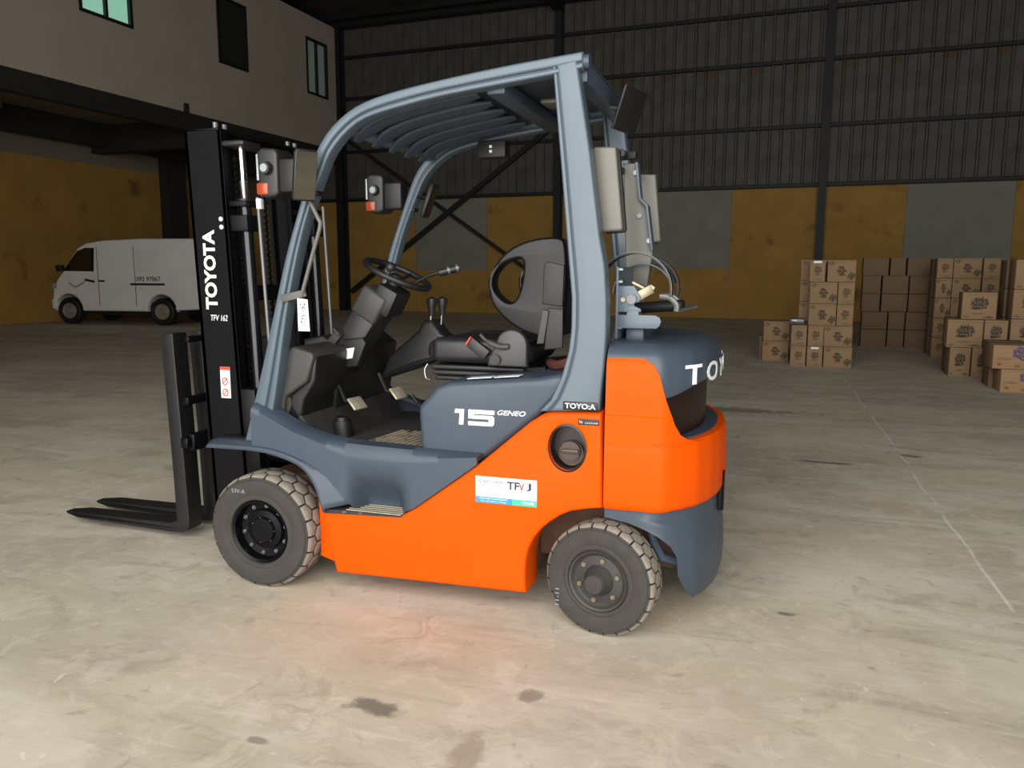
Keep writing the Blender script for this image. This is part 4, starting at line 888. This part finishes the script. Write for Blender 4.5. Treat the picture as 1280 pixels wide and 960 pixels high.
carton(1.94, F, H, .205, H, .37, ce, 'upper narrow carton just right of the low two-box stack', G1)
carton(2.16, F, 0, .205, H, .37, ce, 'bottom narrow carton with a white sticker in the middle of the free-standing pile', G1, sticker=True)
carton(2.16, F, H, .205, H, .37, ce, 'narrow carton on the white-stickered bottom carton of the free-standing pile', G1)
carton(2.38, F, 0, .365, H, .37, ca, 'wide bottom right carton of the free-standing pile', G1)
carton(2.37, F, H, .365, H, .37, ca, 'wide carton second from the floor at the right of the free-standing pile', G1)
carton(2.155, F, 2*H, .355, .302, .37, ca, 'wide carton third from the floor in the tall part of the free-standing pile', G1)
carton(2.155, F, 2*H+.302, .355, .302, .37, ca, 'wide carton fourth from the floor in the tall part of the free-standing pile', G1)
carton(2.52, F, 2*H, .21, .302, .37, ce, 'narrow carton third from the floor at the right edge of the free-standing pile', G1)
carton(2.52, F, 2*H+.302, .21, .302, .37, ce, 'narrow carton fourth from the floor at the right edge of the free-standing pile', G1)
carton(2.14, F, 2*H+.604, .20, .30, .37, ce, 'narrow top carton with a white sticker on the free-standing pile', G1, sticker=True)
carton(2.37, F, 2*H+.604, .36, .30, .37, ca, 'wide carton at the top right of the free-standing pile', G1)
for k, nm in enumerate(('bottom', 'second', 'third', 'fourth', 'top')):
    carton(2.02, F+.42, k*.30, .37, .298, .30, ca, '%s carton of the rear column showing left of the tall free-standing pile' % nm, G1)
bg = tag(empty('wrapped_package', W(1.99, F+.18, 2*H+.003), WA), 'small dark film-wrapped package on the narrow cartons of the free-standing pile', 'package')
bm = BM(); box(bm, -.09, .12, -.12, .12, 0, .085, .02, 3); obj('package_body', bm, 'bag_film', bg); obj('paper_label', box(BM(), -.05, .02, -.1215, -.1195, .045, .065), 'white_sticker', bg)
# dark rear stack beside it
G2 = 'cartons of the shaded stack in the gap'
names = ('bottom', 'second', 'third', 'fourth', 'top')
lay = [((3.05, .42), (3.48, .27), (3.76, .36)), ((3.05, .42), (3.48, .27), (3.76, .36)), ((3.03, .30), (3.35, .42), (3.78, .32)), ((3.03, .30), (3.35, .42), (3.78, .32)), ((3.02, .42), (3.46, .25), (3.73, .36))]
for k, row in enumerate(lay):
    for j, (a, w) in enumerate(row): carton(a, 12.23, k*.315, w-.012, .312, .4, cp, '%s-row %s carton of the shaded stack in the gap between the piles' % (names[k], ('left', 'middle', 'right')[j]), G2)
# right-hand pile
G3 = 'cartons of the right-hand pile'
for k in range(5):
    carton(3.99, 10.75, k*.308, .215, .305, .37, ce if k != 3 and k != 2 else ca, '%s carton in the left column of the tall wall of cartons on the right' % names[k].capitalize(), G3)
    carton(4.215, 10.75, k*.308, .38, .305, .37, ca, '%s wide carton in the second column of the tall wall of cartons on the right' % names[k].capitalize(), G3)
    carton(4.62, 10.75, k*.308, .22, .305, .37, ce, '%s carton in the third column of the tall wall of cartons on the right' % names[k].capitalize(), G3)
    carton(3.985, 11.15, k*.308, .30, .305, .37, cp, '%s carton in the column behind the left end of the right-hand carton wall' % names[k].capitalize(), G3)
HB = 8.27
carton(3.88, HB, 0, .235, .372, .36, cs, 'bottom carton at the left corner of the pile with black script prints', G3)
carton(4.135, HB, 0, .235, .372, .36, cs, 'bottom carton second from the left in the pile with black script prints', G3)
carton(3.83, HB, .372, .40, .358, .36, cs, 'wide carton with black script logo in the middle row of the right pile', G3)
carton(4.245, HB, .372, .255, .358, .36, cs, 'narrower carton with black script logo right of the wide one in the middle row', G3)
carton(3.99, HB+.10, .73, .385, .345, .36, cs, 'single carton with black script logo standing on top of the right pile', G3, rz=-2)
carton(3.90, HB+.40, 0, .38, .372, .36, cp, 'bottom carton directly behind the left corner of the script-logo pile', G3); carton(3.90, HB+.40, .372, .38, .358, .36, cp, 'upper carton directly behind the left corner of the script-logo pile', G3)
for k, nm in enumerate(('bottom', 'second', 'third', 'top')): carton(4.56, HB+.15, k*.372, .40, .37, .36, cs, '%s carton of the tall stack cut by the right picture edge' % nm.capitalize(), G3)
for k, nm in enumerate(('bottom', 'second', 'third', 'top')): carton(4.54, HB+.55, k*.372, .40, .37, .36, cp, '%s carton behind the tall stack at the right picture edge' % nm.capitalize(), G3)
carton(4.20, 6.94, 0, .42, .262, .38, cg, 'bottom carton with a blue fruit print in the nearest stack at the right edge', G3)
carton(4.105, 6.94, .262, .44, .268, .38, cg, 'upper carton with a blue fruit print in the nearest stack at the right edge', G3)
carton(4.16, 7.36, 0, .40, .262, .38, cp, 'bottom plain carton behind the nearest fruit-print stack', G3); carton(4.14, 7.36, .262, .40, .268, .38, cp, 'upper plain carton behind the nearest fruit-print stack', G3)
